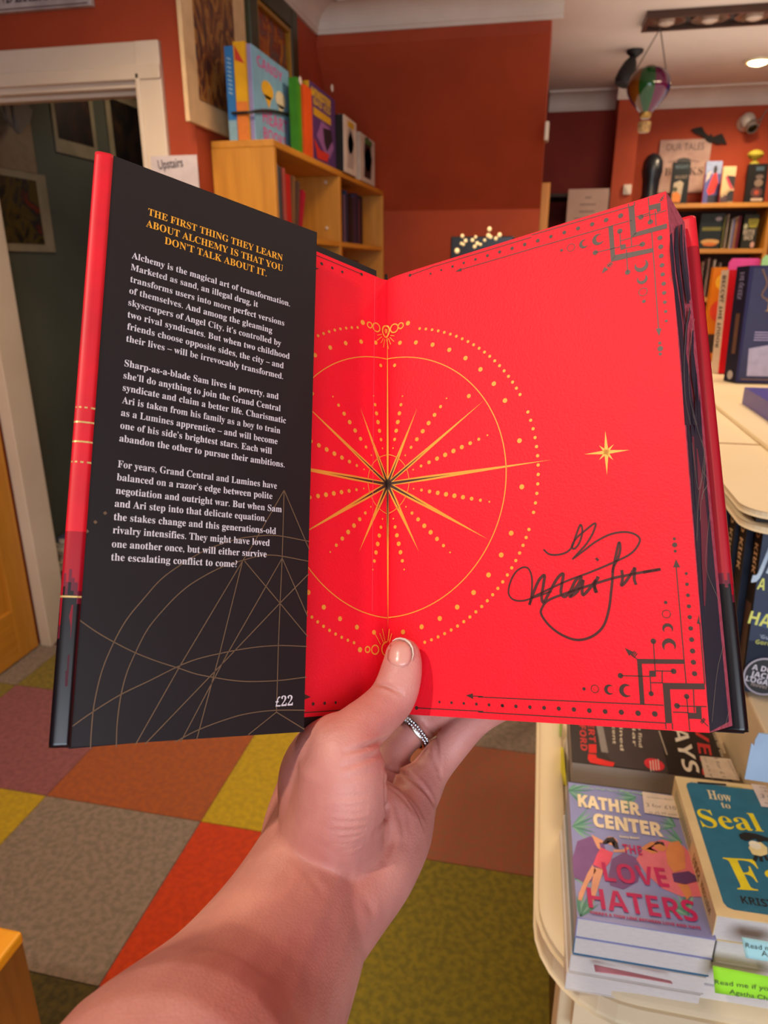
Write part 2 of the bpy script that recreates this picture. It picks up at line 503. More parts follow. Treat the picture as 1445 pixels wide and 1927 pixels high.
y0 = PY(463, 60)[1]; y1 = PY(552, 60)[1]
zt = 2.475; zb = 1.93
fr = thing('framed_picture', (XW, (y0 + y1) / 2, zb), 'painting in a dark green frame with a gilt inner edge above the bookcase', 'picture')
GF = mat('frame_green', '#2f3319', .4); GI = mat('frame_gilt', '#a87a1e', .35, metal=.4)
bw = .075
m = MB().box((XW + .001, y0, zb), (XW + .035, y0 + bw, zt)).box((XW + .001, y1 - bw, zb), (XW + .035, y1, zt)).box((XW + .001, y0 + bw, zt - bw), (XW + .035, y1 - bw, zt)).box((XW + .001, y0 + bw, zb), (XW + .035, y1 - bw, zb + bw))
m.build('frame', GF, fr, bevel=.006)
c = bw; d = .018; m = MB().box((XW + .001, y0 + c, zb + c), (XW + .03, y0 + c + d, zt - c)).box((XW + .001, y1 - c - d, zb + c), (XW + .03, y1 - c, zt - c)).box((XW + .001, y0 + c + d, zt - c - d), (XW + .03, y1 - c - d, zt - c)).box((XW + .001, y0 + c + d, zb + c), (XW + .03, y1 - c - d, zb + c + d))
m.build('gilt_edge', GI, fr, bevel=.003)
MB().box((XW + .001, y0 + c + d, zb + c + d), (XW + .012, y1 - c - d, zt - c - d)).build('painting', art_mat('painting_figures', ['#3a2a26', '#6d5a50', '#7a2418', '#b0621a', '#c8a03a'], 14, 1.2), fr)

# white sign over the doorway
sg = thing('door_sign', (-1.55, YD, 2.25), 'white wooden word sign on the wall over the doorway', 'sign')
p = MB(); a0 = H(0, 24, 1, YD - .02); a1 = H(172, 5, 1, YD - .02)
zb = a0[2]; p.box((-2.35, YD - .022, zb), (a1[0], YD - .002, zb + .13)); p.build('board', mat('sign_white', '#b9aca6', .7, '#9c8f8b', 14), sg, bevel=.002)
s = Sheet((-2.35, YD - .023, zb), (-1.3, YD - .023, zb), (-2.35, YD - .023, zb + .1)); s.h0 = .0006; s.dh = .0003
A = s.px(-45, 12); B = s.px(90, 2)
s.text('#4c4245', 'WONDERLA', (A[0], .022), (B[0], .022), .075, 'serif'); s.text('#4c4245', 'nd', (B[0] + .01, .022), (B[0] + .1, .022), .06, 'script')
s.line('#5e3a30', [(.4, .006), (a1[0] + 2.35 - .01, .006)], .003)
s.build(sg, {'#4c4245': 'lettering', '*': 'painted_edge'})

# paper sign "Upstairs"
up = thing('paper_notice', (-1.13, YD, 1.75), 'white paper notice with handwriting at the right of the doorway', 'notice')
yy = YD - .032; a0 = H(283, 294, 1, yy); a1 = H(370, 294, 1, yy)
MB().box((a0[0], yy, a0[2] - .15), (a1[0], yy + .003, a0[2])).build('paper', mat('notice_paper', '#cbbfc0', .8), up)
s = Sheet((a0[0], yy - .001, a0[2] - .15), (a1[0], yy - .001, a0[2] - .15), (a0[0], yy - .001, a0[2])); s.h0 = .0006
wv = a1[0] - a0[0]
s.text('#3c3440', 'Upstairs', (wv * .16, .112), (wv * .70, .118), .026, 'sans', .012)
s.text('#3c3440', 'for', (wv * .36, .07), (wv * .55, .07), .018, 'script', .01)
s.build(up, 'handwriting')

# prints in the dark hall
XH = -1.988


def hall_print(q, border, cols, label, scale=8, name='art_print', stretch=(1, 1, 1)):
    P = [H(u, v, 0, XH + .006) for u, v in q]                 # TL, TR, BR, BL
    ys0 = (P[0][1] + P[3][1]) / 2; ys1 = (P[1][1] + P[2][1]) / 2; zt = (P[0][2] + P[1][2]) / 2; zb = (P[2][2] + P[3][2]) / 2
    t = thing(name, (XH, (ys0 + ys1) / 2, zb), label, 'print', 'prints pinned up in the hall')
    MB().box((XH, ys0, zb), (XH + .004, ys1, zt)).build('paper_border', mat('hall_paper', '#8c8168', .8, '#7b7159', 9), t)
    bl, bt, br_, bb = border; wy = ys1 - ys0; hz = zt - zb
    MB().box((XH + .004, ys0 + wy * bl, zb + hz * bb), (XH + .0055, ys1 - wy * br_, zt - hz * bt)).build('printed_image', art_mat('print_' + label[:14], cols, scale, 1.5, .5, stretch), t)


hall_print([(-95, 300), (88, 328), (103, 474), (-95, 470)], (.08, .09, .12, .1), ['#07080c', '#12110f', '#4a3c0c', '#101a20', '#5a200a'], 'landscape print with yellow and orange lights on the green hall wall', 7)
hall_print([(95, 165), (174, 160), (184, 303), (105, 285)], (.08, .05, .1, .2), ['#070506', '#0c0708', '#2a120c', '#5a2c1c'], 'dark portrait print hanging between two others in the hall', 6)
hall_print([(198, 174), (283, 190), (296, 345), (212, 330)], (.1, .1, .02, .02), ['#050406', '#0a080a', '#20140c', '#38240e'], 'near-black print beside the right door jamb in the hall', 6)
hall_print([(-60, 170), (50, 178), (70, 325), (-60, 305)], (.0, .0, .0, .0), ['#6f6149', '#82725a', '#776850'], 'brown parchment sheet pinned above the landscape print', 12)
# paper ribbon ornament over the parchment
t = tag(MB().prism([H(*q, 0, XH + .05) for q in [(2, 190), (30, 178), (56, 208), (52, 228), (32, 252), (8, 222)]], (.012, 0, 0)).prism([H(*q, 0, XH + .062) for q in [(22, 196), (56, 180), (46, 226), (30, 246)]], (.006, 0, 0)).build('folded_paper_ornament', mat('ornament_grey', '#6a6258', .7)), 'grey folded paper ornament hanging over the brown parchment sheet', 'ornament')
# paperbacks and papers piled on the hall floor by the door
hx0 = -1.9


def flat_stack(x0, y0, z0, spec, label, cat, group, wd, dp, names='book'):
    z = z0
    for i, (col, th, dx) in enumerate(spec):
        lo = (x0 + dx, y0 + dx * .5, z); t = thing(names, (lo[0] + wd / 2, lo[1] + dp / 2, z), label(i, len(spec)), cat, group)
        MB().box((lo[0] + .004, lo[1] + .004, z + .002), (lo[0] + wd - .002, lo[1] + dp - .004, z + th - .002)).build('page_block', mat('pages_dim', '#b3a68f', .8), t)
        c = MB().box((lo[0], lo[1], z), (lo[0] + wd, lo[1] + dp, z + .002)).box((lo[0], lo[1], z + th - .002), (lo[0] + wd, lo[1] + dp, z + th)).box((lo[0], lo[1], z + .002), (lo[0] + .003, lo[1] + dp, z + th - .002))
        c.build('cover', mat('hallbook' + str(i), col, .6), t)
        z += th + .0006
    return z


sh = tag(MB().box((-1.985, 2.42, .0), (-1.55, 2.78, .02)).box((-1.985, 2.42, .02), (-1.965, 2.78, .24)).box((-1.57, 2.42, .02), (-1.55, 2.78, .24)).box((-1.985, 2.42, .24), (-1.55, 2.78, .26)).build('low_shelf', mat('shelf_dark_wood', '#2a1c14', .6)), 'low dark shelf on the hall floor behind the door jamb', 'shelf')
ords = ['bottom', 'second', 'third', 'fourth', 'top']
zz = flat_stack(-1.96, 2.45, .261, [('#c9b893', .035, .0), ('#b8aa8c', .035, .01), ('#8c5a48', .018, .0), ('#b3a588', .03, -.005), ('#3a4260', .03, .012)],
                lambda i, n: ords[i] + ' book of the leaning pile in the hall behind the jamb', 'book', 'books piled in the hall', .3, .22)

# ------------------------------------------------------------------ shelves of books
PAGE = mat('page_edges', '#cfc4b4', .85, '#bdb1a0', 160, stretch=(1, 1, 30))
PAGEW = mat('page_edges_pale', '#d9d2cc', .85, '#c8c1bb', 160, stretch=(1, 1, 30))


def upright_book(P, ew, et, w_, h_, t_, col, label, spine=None, group=None, lean=0.0, deco=None, back=None, pages=None, cat='book', lift=True):
    """P = bottom corner where the front cover meets the spine; ew = along the cover away from the spine,
    et = from the front cover towards the back cover (through the thickness)"""
    P = np.array(P, float); ew = nrm(ew); et = nrm(et); ez = np.array([0, 0, 1.0])
    if lean: ez = nrm(ez * math.cos(lean) + et * math.sin(lean)); et = nrm(et - ez * (et @ ez)); P = P + np.array([0, 0, 1.0]) * max(0, -(et[2] * t_))
    t = thing('book', P, label, cat, group)
    c = .0025
    mc = mat('cover_' + str(col), col, .55, spec=.2) if isinstance(col, str) else col
    ms = mat('cover_' + str(spine), spine, .55, spec=.2) if isinstance(spine, str) else (spine or mc)
    MB().obox(P + ew * .003 + et * c + ez * .002, ew * (w_ - .006), et * (t_ - 2 * c), ez * (h_ - .004)).build('page_block', pages or PAGE, t)
    MB().obox(P, ew * w_, et * c, ez * h_).build('front_cover', mc, t)
    MB().obox(P + et * (t_ - c), ew * w_, et * c, ez * h_).build('back_cover', ms, t)
    MB().obox(P + et * c, ew * .003, et * (t_ - 2 * c), ez * h_).build('spine', ms, t)
    if deco:
        s = Sheet(P, P + ew * .1, P + ez * .1); s.n = -et; s.h0 = .0005; s.dh = .0003
        sp = Sheet(P, P + et * .1, P + ez * .1); sp.n = -ew; sp.h0 = .0005; sp.dh = .0003
        deco(s, sp, w_, h_, t_)
        if s.order: s.build(t, 'cover_print')
        if sp.order: sp.build(t, 'spine_print')
    return t


# left bookcase against the red wall
BX = -0.866; B0, B1, BT = 2.377, 4.05, 1.885
bc = thing('bookcase', ((XW + BX) / 2, (B0 + B1) / 2, 0), 'tall honey pine bookcase against the left wall with cubby holes', 'bookcase')
MB().box((XW + .002, B0, 0), (BX, B0 + .022, BT - .022)).build('side_panel', PINE, bc, bevel=.002)
MB().box((XW + .002, B1 - .022, 0), (BX, B1, BT - .022)).build('side_panel', PINE, bc, bevel=.002)
MB().box((XW + .002, B0, BT - .022), (BX, B1, BT)).build('top_board', PINEY, bc, bevel=.003)
MB().box((XW + .002, B0 + .022, .03), (XW + .01, B1 - .022, BT - .022)).build('back_board', PINEY, bc)
yd = 3.16
MB().box((XW + .01, yd, 0.05), (BX - .002, yd + .03, BT - .022)).build('divider', PINE, bc, bevel=.002)
ZS = [.04, .36, .68, 1.0, 1.32, 1.605]
for z in ZS:
    for (a, b) in ((B0 + .022, yd), (yd + .03, B1 - .022)):
        MB().box((XW + .01, a, z - .02), (BX - .003, b, z)).build('shelf', PINEY, bc, bevel=.002)
for (y, z) in ((3.05, 1.66), (2.9, 1.84)):
    MB().lathe((BX - .06, yd - .001, z), (0, -1, 0), [(.006, 0), (.006, .004), (.003, .006)], 10).build('shelf_peg', PLAST, bc)


def row(y, y1, x, z, specs, gl, labels, face=(1, 0, 0)):
    pass


def spined(name_group, y0, z, items, depth=.13, xs=BX - .02, labelf=None):
    """books standing on a cubby shelf with their spines out (+x), laid along y"""
    y = y0
    for i, (col, t_, h_, ln, lab) in enumerate(items):
        upright_book((xs, y, z + .0008), (-1, 0, 0), (0, 1, 0), depth, h_, t_, col, lab, group=name_group, lean=ln)
        y += t_ + .002 + abs(math.sin(ln)) * h_ * .2


cub = [('#3b4048', .03, .22, 0, 'dark grey spined book at the near end of the upper cubby'), ('#6a7072', .028, .22, 0, 'mid grey spined book beside the dark grey one in the upper cubby'),
       ('#40464a', .025, .215, 0, 'slate spined book before the red ones in the upper cubby')]
spined('books in the near upper cubby', 2.43, 1.606, cub, xs=BX - .03)
rd = [('#a8524a', .03, .215, 0, 'dusty red paperback standing after the grey books'), ('#b52420', .05, .2, 0, 'bright red book in the upper cubby'), ('#7c5a3a', .03, .2, .12, 'brown paperback leaning in the upper cubby'),
      ('#5a4438', .025, .19, .25, 'dark brown paperback leaning further in the upper cubby'), ('#a51c30', .03, .17, .42, 'crimson book slumped at the end of the leaning ones')]
spined('books in the near upper cubby', 2.53, 1.606, rd, xs=BX - .03)
fc = [('#2a1c2c', .04, .22, 0, 'black purple book at the near side of the far cubby'), ('#8c6468', .03, .21, 0, 'dusty pink book in the far upper cubby'), ('#1f1a30', .035, .22, 0, 'midnight blue book in the far upper cubby'),
      ('#6d5468', .028, .2, 0, 'mauve book in the far upper cubby'), ('#23304e', .04, .22, 0, 'navy book in the far upper cubby'), ('#141318', .06, .21, 0, 'thick black book in the far upper cubby'), ('#2b2326', .05, .2, 0, 'charcoal book beside the thick black one in the far upper cubby')]
fc += [('#3a2a44', .04, .215, 0, 'aubergine book past the charcoal one in the far upper cubby'), ('#1a2036', .045, .225, 0, 'inky blue book past the aubergine one in the far upper cubby'), ('#54303c', .035, .205, 0, 'wine red book near the far end of the upper cubby'), ('#18161c', .05, .22, 0, 'near-black book at the far end of the upper cubby')]
spined('books in the far upper cubby', 3.215, 1.606, fc, xs=BX - .03)
lc = [('#3a2420', .05, .19, 0, 'dark brown book in the lower far cubby'), ('#8d5a5c', .05, .2, 0, 'dull pink book in the lower far cubby'), ('#a0403c', .06, .2, 0, 'faded red book in the lower far cubby'), ('#6e4c50', .05, .19, 0, 'brownish mauve book in the lower far cubby'), ('#b3222a', .05, .19, 0, 'scarlet book among the faded reds in the lower cubby')]
lc += [('#7c4448', .05, .2, 0, 'brick pink book past the scarlet one in the lower cubby'), ('#4a2226', .05, .21, 0, 'dark wine book near the far end of the lower cubby'), ('#9a5a58', .045, .195, 0, 'pale red book last in the lower cubby')]
spined('books in the lower far cubby', 3.22, 1.321, lc, xs=BX - .03)
nc = [('#2e2a2c', .05, .2, 0, 'charcoal book at the near end of the lower near cubby'), ('#5c4a3c', .045, .2, 0, 'umber book beside the charcoal one in the lower near cubby'), ('#3c4a52', .04, .21, 0, 'slate book in the lower near cubby'), ('#7a2e28', .05, .19, 0, 'rust red book in the lower near cubby'), ('#2a2630', .05, .2, 0, 'ink dark book in the lower near cubby')]
spined('books in the lower near cubby', 2.85, 1.321, nc, xs=BX - .05)

# books standing on top of the left bookcase, spines towards the camera
TOPZ = BT + .0008


def topbook(u0, v0, u1, t_, h_, col, spine, label, deco=None, pages=None):
    P = H(u0, v0, 2, TOPZ)                              # near bottom corner of the cover
    Q = H(u1, 300, 0, P[0])
    return upright_book(P, (0, 1, 0), (-1, 0, 0), max(.1, Q[1] - P[1]), h_, t_, col, label, spine, 'books on top of the left bookcase', deco=deco, pages=pages)


def d_candy(s, sp, w, h, t):
    s.text('#c8539a', 'CANDY', (w * .12, h * .82), (w * .8, h * .82), h * .11, 'bold', .02); s.text('#c8539a', 'HEART', (w * .2, h * .24), (w * .9, h * .24), h * .15, 'bold')
    s.text('#c8539a', 'BOOKS', (w * .2, h * .06), (w * .85, h * .06), h * .13, 'bold')
    s.disk('#e8b422', (w * .36, h * .62), w * .16, ry=h * .1); s.disk('#e4d6b4', (w * .72, h * .6), w * .15, ry=h * .1)
    s.poly('#e8b422', [(w * .26, h * .56), (w * .46, h * .56), (w * .38, h * .42)]); s.poly('#e4d6b4', [(w * .62, h * .54), (w * .82, h * .54), (w * .7, h * .42)])


def d_minister(s, sp, w, h, t):
    s.text('#d6ae1e', 'MINISTER', (w * .05, h * .84), (w * .82, h * .84), h * .1, 'bold', .03)
    s.text('#d6ae1e', 'BAD KID', (w * .12, h * .74), (w * .8, h * .74), h * .08, 'bold', .02); s.rect('#c89818', (w * .1, h * .6), (w * .8, h * .7))
    s.fan('#8c5a96', [(w * .2, h * .35), (w * .4, h * .58), (w * .75, h * .55), (w * .9, h * .3), (w * .7, h * .12), (w * .45, h * .2)])
    s.fan('#1c1420', [(w * .45, h * .5), (w * .8, h * .54), (w * .85, h * .4), (w * .6, h * .2), (w * .5, h * .3)])
    s.fan('#c22c22', [(w * .08, h * .3), (w * .3, h * .18), (w * .7, h * .18), (w * .6, h * .06), (w * .2, h * .05)])
    for i in range(7): sp.line('#a87a10', [(t * .3, h * (.1 + .12 * i)), (t * .7, h * (.15 + .12 * i))], .006)


def d_star(s, sp, w, h, t):
    sp.poly('#c22a18', [(t * .1, h * .78), (t * .9, h * .97), (t * .9, h * .82)]); sp.rect('#d8761a', (0, 0), (t, h * .4))


def d_blue(s, sp, w, h, t):
    for i in range(9): sp.line('#8fb4c8', [(t * .3, h * (.5 + .045 * i)), (t * .75, h * (.52 + .045 * i))], .004)
    sp.rect('#7fa6b4', (0, 0), (t, h * .22))


def d_figure(c1, c2):
    def f(s, sp, w, h, t):
        s.fan(c1, [(w * .25, h * .1), (w * .3, h * .6), (w * .5, h * .8), (w * .8, h * .6), (w * .7, h * .1)]); s.rect(c2, (w * .3, h * .84), (w * .8, h * .95)); s.disk(c1, (w * .5, h * .62), w * .25)
    return f


topbook(448, 264, 462, .028, .262, '#2f74b4', '#2f74b4', 'thin blue book at the left end on top of the bookcase', d_blue)
topbook(470, 263, 482, .038, .272, '#d9a51c', '#e0a81a', 'yellow and orange book between the two blue ones on the bookcase', d_star)
topbook(482, 264, 549, .020, .268, '#7fb2d0', '#8f86b4', 'light blue book with pink lettering on top of the bookcase', d_candy)
topbook(563, 287, 575, .030, .235, '#3d8a1e', '#3d8a1e', 'green spined book next to the orange one on the bookcase', None)
topbook(574, 290, 584, .015, .225, '#d8531a', '#d8531a', 'orange spined book between green and yellow on the bookcase', None)
topbook(587, 300, 632, .024, .262, '#54346a', '#d8a01c', 'purple book with yellow title and spine on the bookcase', d_minister)
topbook(648, 322, 671, .045, .215, '#cfc0b4', '#1e1a1a', 'white covered book with black top behind the purple one', d_figure('#a89a94', '#c49a1e'))
topbook(678, 338, 705, .025, .2, '#c4b8ac', '#b5a89c', 'last white book with a black figure on the bookcase', d_figure('#1c181c', '#2f6a2c'))
# luggage strap round the three near books
Pc = H(482, 264, 2, TOPZ); ys = min(Pc[1], H(448, 264, 2, TOPZ)[1]) - .009; xs_ = Pc[0] + .009; a = H(436, 213, 1, ys); b = H(472, 211, 1, ys); q = [a, (a + b) / 2, b, H(486, 209, 0, xs_) + np.array([0, -.004, 0]), H(515, 209, 0, xs_), H(548, 217, 0, xs_), H(566, 224, 0, xs_ + .004)]
tag(MB().tube(catmull(q, 5), .0045, 8).build('black_strap', mat('strap_rubber', '#141416', .4), smooth=True), 'black strap stretched round the near books on the bookcase', 'strap')
# crystal-like pale tabs on the book tops
for (u, v, lb) in [(625, 166, 'white tag clipped to the purple book top'), (565, 152, 'white tag on the green book top'), (639, 221, 'white tag on the dark book top'), (664, 238, 'white tag on the white book behind')]:
    P = H(u, v, 0, BX - .01); tag(MB().lathe(P, (1, 0, 0), [(.012, -.002), (.014, 0), (.012, .002)], 12).build('round_tag', mat('tag_white', '#d8cfc8', .4)), lb, 'tag', 'tags on the top books')

# ------------------------------------------------------------------ right bookcase against the far wall
RX0, RX1, RY = 0.555, 1.36, 5.2
rb = thing('bookcase', (1.0, 5.38, 0), 'wide oak coloured bookcase against the far right wall', 'bookcase')
for i, z in enumerate([1.885, 1.612, 1.31, 1.0, .68, .36, .06]):
    MB().box((RX0 + (0 if i == 0 else .02), RY, z - .028), (RX1 + (.9 if i == 0 else 0), RY + .3, z)).build('shelf' if i else 'top_board', PINEX, rb, bevel=.003)
for x in (RX0, RX1): MB().box((x, RY + .004, 0), (x + .026, RY + .3, 1.857)).build('side_panel', PINE, rb, bevel=.002)
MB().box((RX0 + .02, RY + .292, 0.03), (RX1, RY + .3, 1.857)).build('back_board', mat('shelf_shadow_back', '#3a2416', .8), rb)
MB().box((RX1 + .88, RY + .004, 0), (RX1 + .906, RY + .3, 1.857)).build('side_panel', PINE, rb)


def far_px_book(u0, v0, u1, v1, y, t_, col, label, spine=None, deco=None, grp=None, z=None, lean=.12, side=-1):
    """upright book whose cover faces the camera; u0,v0 bottom left of the cover, u1,v1 top right"""
    P = H(u0, v0, 1, y); Q = H(u1, v1, 1, y)
    if z is not None: P[2] = z
    return upright_book(P, (1, 0, 0), (0, 1, 0), Q[0] - P[0], (Q[2] - P[2]) / math.cos(lean), t_, col, label, spine, grp, lean, deco)


def dd(*shapes):
    def f(s, sp, w, h, t):
        for k, c, *a in shapes:
            if k == 'r': s.rect(c, (a[0] * w, a[1] * h), (a[2] * w, a[3] * h))
            elif k == 'd': s.disk(c, (a[0] * w, a[1] * h), a[2] * w, ry=a[3] * h if len(a) > 3 else None)
            elif k == 't': s.text(c, a[0], (a[1] * w, a[2] * h), (a[3] * w, a[2] * h), a[4] * h, a[5] if len(a) > 5 else 'bold', .01)
            elif k == 'p': s.fan(c, [(x * w, y * h) for x, y in a[0]])
            elif k == 'st': sp.text(c, a[0], (t * (.3 if len(a) < 3 else a[2]), h * .92), (t * (.3 if len(a) < 3 else a[2]), h * (1 - .08 - a[1])), t * .45, 'bold', .01)
            elif k == 'sr': sp.rect(c, (a[0] * t, a[1] * h), (a[2] * t, a[3] * h))
    return f


GT = 'books displayed on top of the far bookcase'
far_px_book(1259, 383, 1302, 304, 5.29, .03, '#151d22', 'black book with pale and amber artwork and teal spine on the far top shelf', '#4c7c90',
            dd(('t', '#3c5560', 'NIGHT', .15, .84, .9, .09), ('t', '#7c6a5a', 'HUNT', .2, .6, .9, .08), ('p', '#a89a82', [(.1, .1), (.15, .5), (.5, .56), (.7, .5), (.62, .1)]), ('p', '#c8741a', [(.15, .04), (.1, .25), (.35, .3), (.6, .22), (.6, .04)]), ('d', '#3a3a1a', .25, .35, .14)), GT, 1.8855)
far_px_book(1321, 383, 1362, 303, 5.33, .04, '#5a5f9c', 'blue book with a red robed figure and bright red spine on the far shelf', '#e8331c',
            dd(('r', '#8a9cc4', 0, .7, 1, 1), ('p', '#c8b8ae', [(.05, .5), (.3, .62), (.4, .78), (.1, .7)]), ('p', '#d6261c', [(.2, .3), (.5, .7), (.7, .75), (.85, .5), (.7, .25), (.35, .2)]), ('d', '#120c14', .6, .8, .12, .1), ('r', '#181430', .3, .02, .95, .2)), GT, 1.8855)
far_px_book(1353, 384, 1388, 313, 5.215, .035, '#d2b487', 'cream book with a black and pink diagonal and red spine on the far shelf', '#e23a34',
            dd(('p', '#171214', [(.3, .75), (1, .72), (1, .35)]), ('p', '#c42c4c', [(.25, .7), (.4, .72), (.95, .35), (.7, .35)]), ('r', '#4a3038', 0, 0, .6, .2), ('r', '#191216', .5, .02, 1, .32), ('p', '#b49c72', [(0, .2), (.7, .42), (.8, .34), (.1, .12)])), GT, 1.8855)
far_px_book(1400, 383, 1449, 308, 5.26, .04, '#141110', 'black book with a grey ghostly head and cream title on the far shelf', '#0c0a0a',
            dd(('r', '#2c4654', .4, .82, .8, .92), ('d', '#5e4c44', .62, .66, .2, .06), ('d', '#75604f', .6, .5, .22, .1), ('d', '#4a2018', .55, .25, .3, .14), ('d', '#a83c18', .55, .25, .12, .06), ('r', '#b8a08a', .3, .03, .9, .1)), GT, 1.8855)
P = H(1432, 304, 1, 5.27); tag(MB().lathe((P[0], 5.43, 1.886), (0, 0, 1), [(.03, 0), (.03, .25), (.012, .26), (.012, .27), (.035, .275), (.05, .295), (.04, .315), (.015, .325)], 16).build('knob_ornament', mat('yellow_knob', '#b8ae3c', .5), smooth=True), 'yellow rounded knob on a post behind the black ghost book', 'ornament')
# dark bust-like bookend at the left end of the top shelf
P = H(1222, 383, 1, 5.28); a = H(1205, 340, 1, 5.28)
tag(MB().lathe((P[0] + .0, 5.33, 1.886), (0, 0, 1), [(.06, 0), (.064, .02), (.05, .06), (.055, .15), (.066, .2), (.062, .26), (.04, .295), (.012, .31)], 20).build('dark_figurine', mat('figurine_black', '#0e1014', .35, '#161d28', 30), smooth=True), 'dark rounded figurine at the left end of the far top shelf', 'ornament')
# second shelf row
G2 = 'books on the second shelf of the far bookcase'
zz = 1.6125
row2 = [(1312, 1366, 402, '#20292c', 'black book with olive band and amber bowl on the second far shelf', '#3c484c', dd(('r', '#6a661c', .1, .52, .9, .62), ('d', '#c89a56', .5, .2, .4, .08), ('d', '#c86a14', .5, .13, .3, .05), ('d', '#8c8088', .75, .85, .14, .06))),
        (1357, 1362, 408, '#9c9c62', 'thin sage green spine on the second far shelf', None, None),
        (1363, 1373, 404, '#cdb196', 'cream spine beside the sage one on the second far shelf', None, None),
        (1376, 1381, 412, '#5e6288', 'slate blue spine on the second far shelf', None, None),
        (1382, 1386, 410, '#8a5a3c', 'tan spine after the slate blue one on the second far shelf', None, None),
        (1387, 1391, 407, '#5c1424', 'dark maroon spine on the second far shelf', None, None),
        (1393, 1430, 404, '#2a2c24', 'dark book with yellow and cream title on the second far shelf', '#1a1a18', dd(('t', '#c8bc2a', 'QUEEN', .3, .76, .98, .12), ('t', '#c8bc2a', 'HEART', .4, .62, .98, .12), ('d', '#a8a882', .15, .66, .14, .08), ('t', '#bcae98', 'BITE', .05, .42, .85, .14), ('t', '#bcae98', 'BACK', .15, .26, .8, .14), ('d', '#c89a88', .8, .12, .15, .09)))]
for k, (u0, u1, v1, col, lab, sp_, dc) in enumerate(row2):
    P = H(u0, 466, 1, RY + .04); Q = H(u1, v1, 1, RY + .04)
    upright_book((P[0], RY + .04, zz + .0008), (1, 0, 0), (0, 1, 0), Q[0] - P[0] - .002, Q[2] - zz, .03 if u1 - u0 > 20 else .14, col, lab, sp_, G2, .0, dc)
G3 = 'books on the third shelf of the far bookcase'
for u0, u1, v1, col, lab in [(1316, 1325, 492, '#7c3c34', 'brick spine on the third far shelf'), (1326, 1336, 486, '#8a4840', 'dusty red spine on the third far shelf'), (1337, 1346, 489, '#c8bcae', 'white spine on the third far shelf'), (1348, 1358, 494, '#4a2c44', 'plum spine on the third far shelf')]:
    P = H(u0, 560, 1, RY + .04); Q = H(u1, v1, 1, RY + .04)
    upright_book((P[0], RY + .04, 1.3108), (1, 0, 0), (0, 1, 0), Q[0] - P[0] - .002, Q[2] - 1.31, .14, col, lab, None, G3)

# ------------------------------------------------------------------ far wall ornaments
# sign behind the books
a = H(1243, 262, 1, YF + .01); b = H(1341, 258, 1, YF + .01)
ws = thing('wall_plaque', ((a[0] + b[0]) / 2, YF + .03, 1.98), 'greyish plaque with lettering on the far wall behind the books', 'sign')
MB().box((a[0], YF + .01, 1.98), (b[0], YF + .028, a[2] - .005)).build('board', mat('plaque_board', '#c4a79a', .75, '#ac8c80', 12), ws, bevel=.004)
s = Sheet((a[0], YF + .009, 1.98), (b[0], YF + .009, 1.98), (a[0], YF + .009, 2.2)); s.h0 = .001; s.dh = .0006; W_ = b[0] - a[0]
s.text('#5c4648', 'OUR TALES', (W_ * .13, .262), (W_ * .86, .262), .042, 'sans'); s.disk('#33302e', (W_ * .5, .20), .045, ry=.016)
s.line('#6e5450', [(W_ * .2, .19), (W_ * .4, .205)], .004); s.line('#6e5450', [(W_ * .6, .205), (W_ * .8, .19)], .004)
s.text('#5c4034', 'BOOKS', (W_ * .15, .11), (W_ * .9, .11), .045, 'serif')
s.build(ws, 'lettering')
# bat
bat = [H(u, v, 1, YF + .02) for u, v in [(1300, 244), (1309, 241), (1320, 239), (1326, 250), (1333, 256), (1337, 252), (1341, 258), (1350, 254), (1358, 252), (1363, 262), (1367, 272), (1357, 270), (1350, 272), (1342, 268), (1335, 270), (1328, 266), (1323, 258), (1315, 254), (1308, 252)]]
tag(MB().prism(bat, (0, -.012, 0)).build('paper_bat', mat('bat_black', '#17120f', .8)), 'black paper bat with spread wings on the far wall above the plaque', 'decoration')
# round camera
cp = H(1402, 232, 1, YF + .02); ct = thing('security_camera', cp, 'white round wall camera with black lens on the far wall', 'camera')
MB().lathe(cp + np.array([0, .01, 0]), (0, -1, 0), [(.05, 0), (.052, .02), (.04, .04)], 20).build('mount', PLAST, ct, smooth=True)
MB().sphere(cp + np.array([0, -.06, .005]), .048, 18).build('housing', mat('camera_white', '#b8b0a8', .3), ct, smooth=True)
MB().lathe(cp + np.array([.02, -.09, -.03]), (.15, -1, -.9), [(.036, -.02), (.038, .03), (.03, .034), (.027, .028)], 18).build('lens_barrel', mat('camera_silver', '#9c948c', .25, metal=.6), ct, smooth=True)
MB().lathe(cp + np.array([.02, -.09, -.03]), (.15, -1, -.9), [(.027, .028), (.02, .034)], 18).build('lens', mat('lens_glass', '#0a0806', .08), ct)
MB().tube(catmull([cp + np.array(q) for q in [(.05, 0, 0), (.09, -.01, .02), (.08, -.01, -.03), (.12, -.01, .07), (.25, 0, .09)]], 5), .004, 6).build('cable', mat('camera_cable', '#8c7c70', .5), ct, smooth=True)
# switch on the pier
P = H(1180, 357, 1, 5.25)
sw = thing('light_switch', P, 'small white switch on the red pier', 'switch'); MB().box((P[0] - .025, 5.236, P[2] - .03), (P[0] + .025, 5.249, P[2] + .03)).build('plate', PLAST, sw, bevel=.004); MB().box((P[0] - .008, 5.23, P[2] - .014), (P[0] + .008, 5.236, P[2] + .014)).build('rocker', GLOSS, sw, bevel=.001)
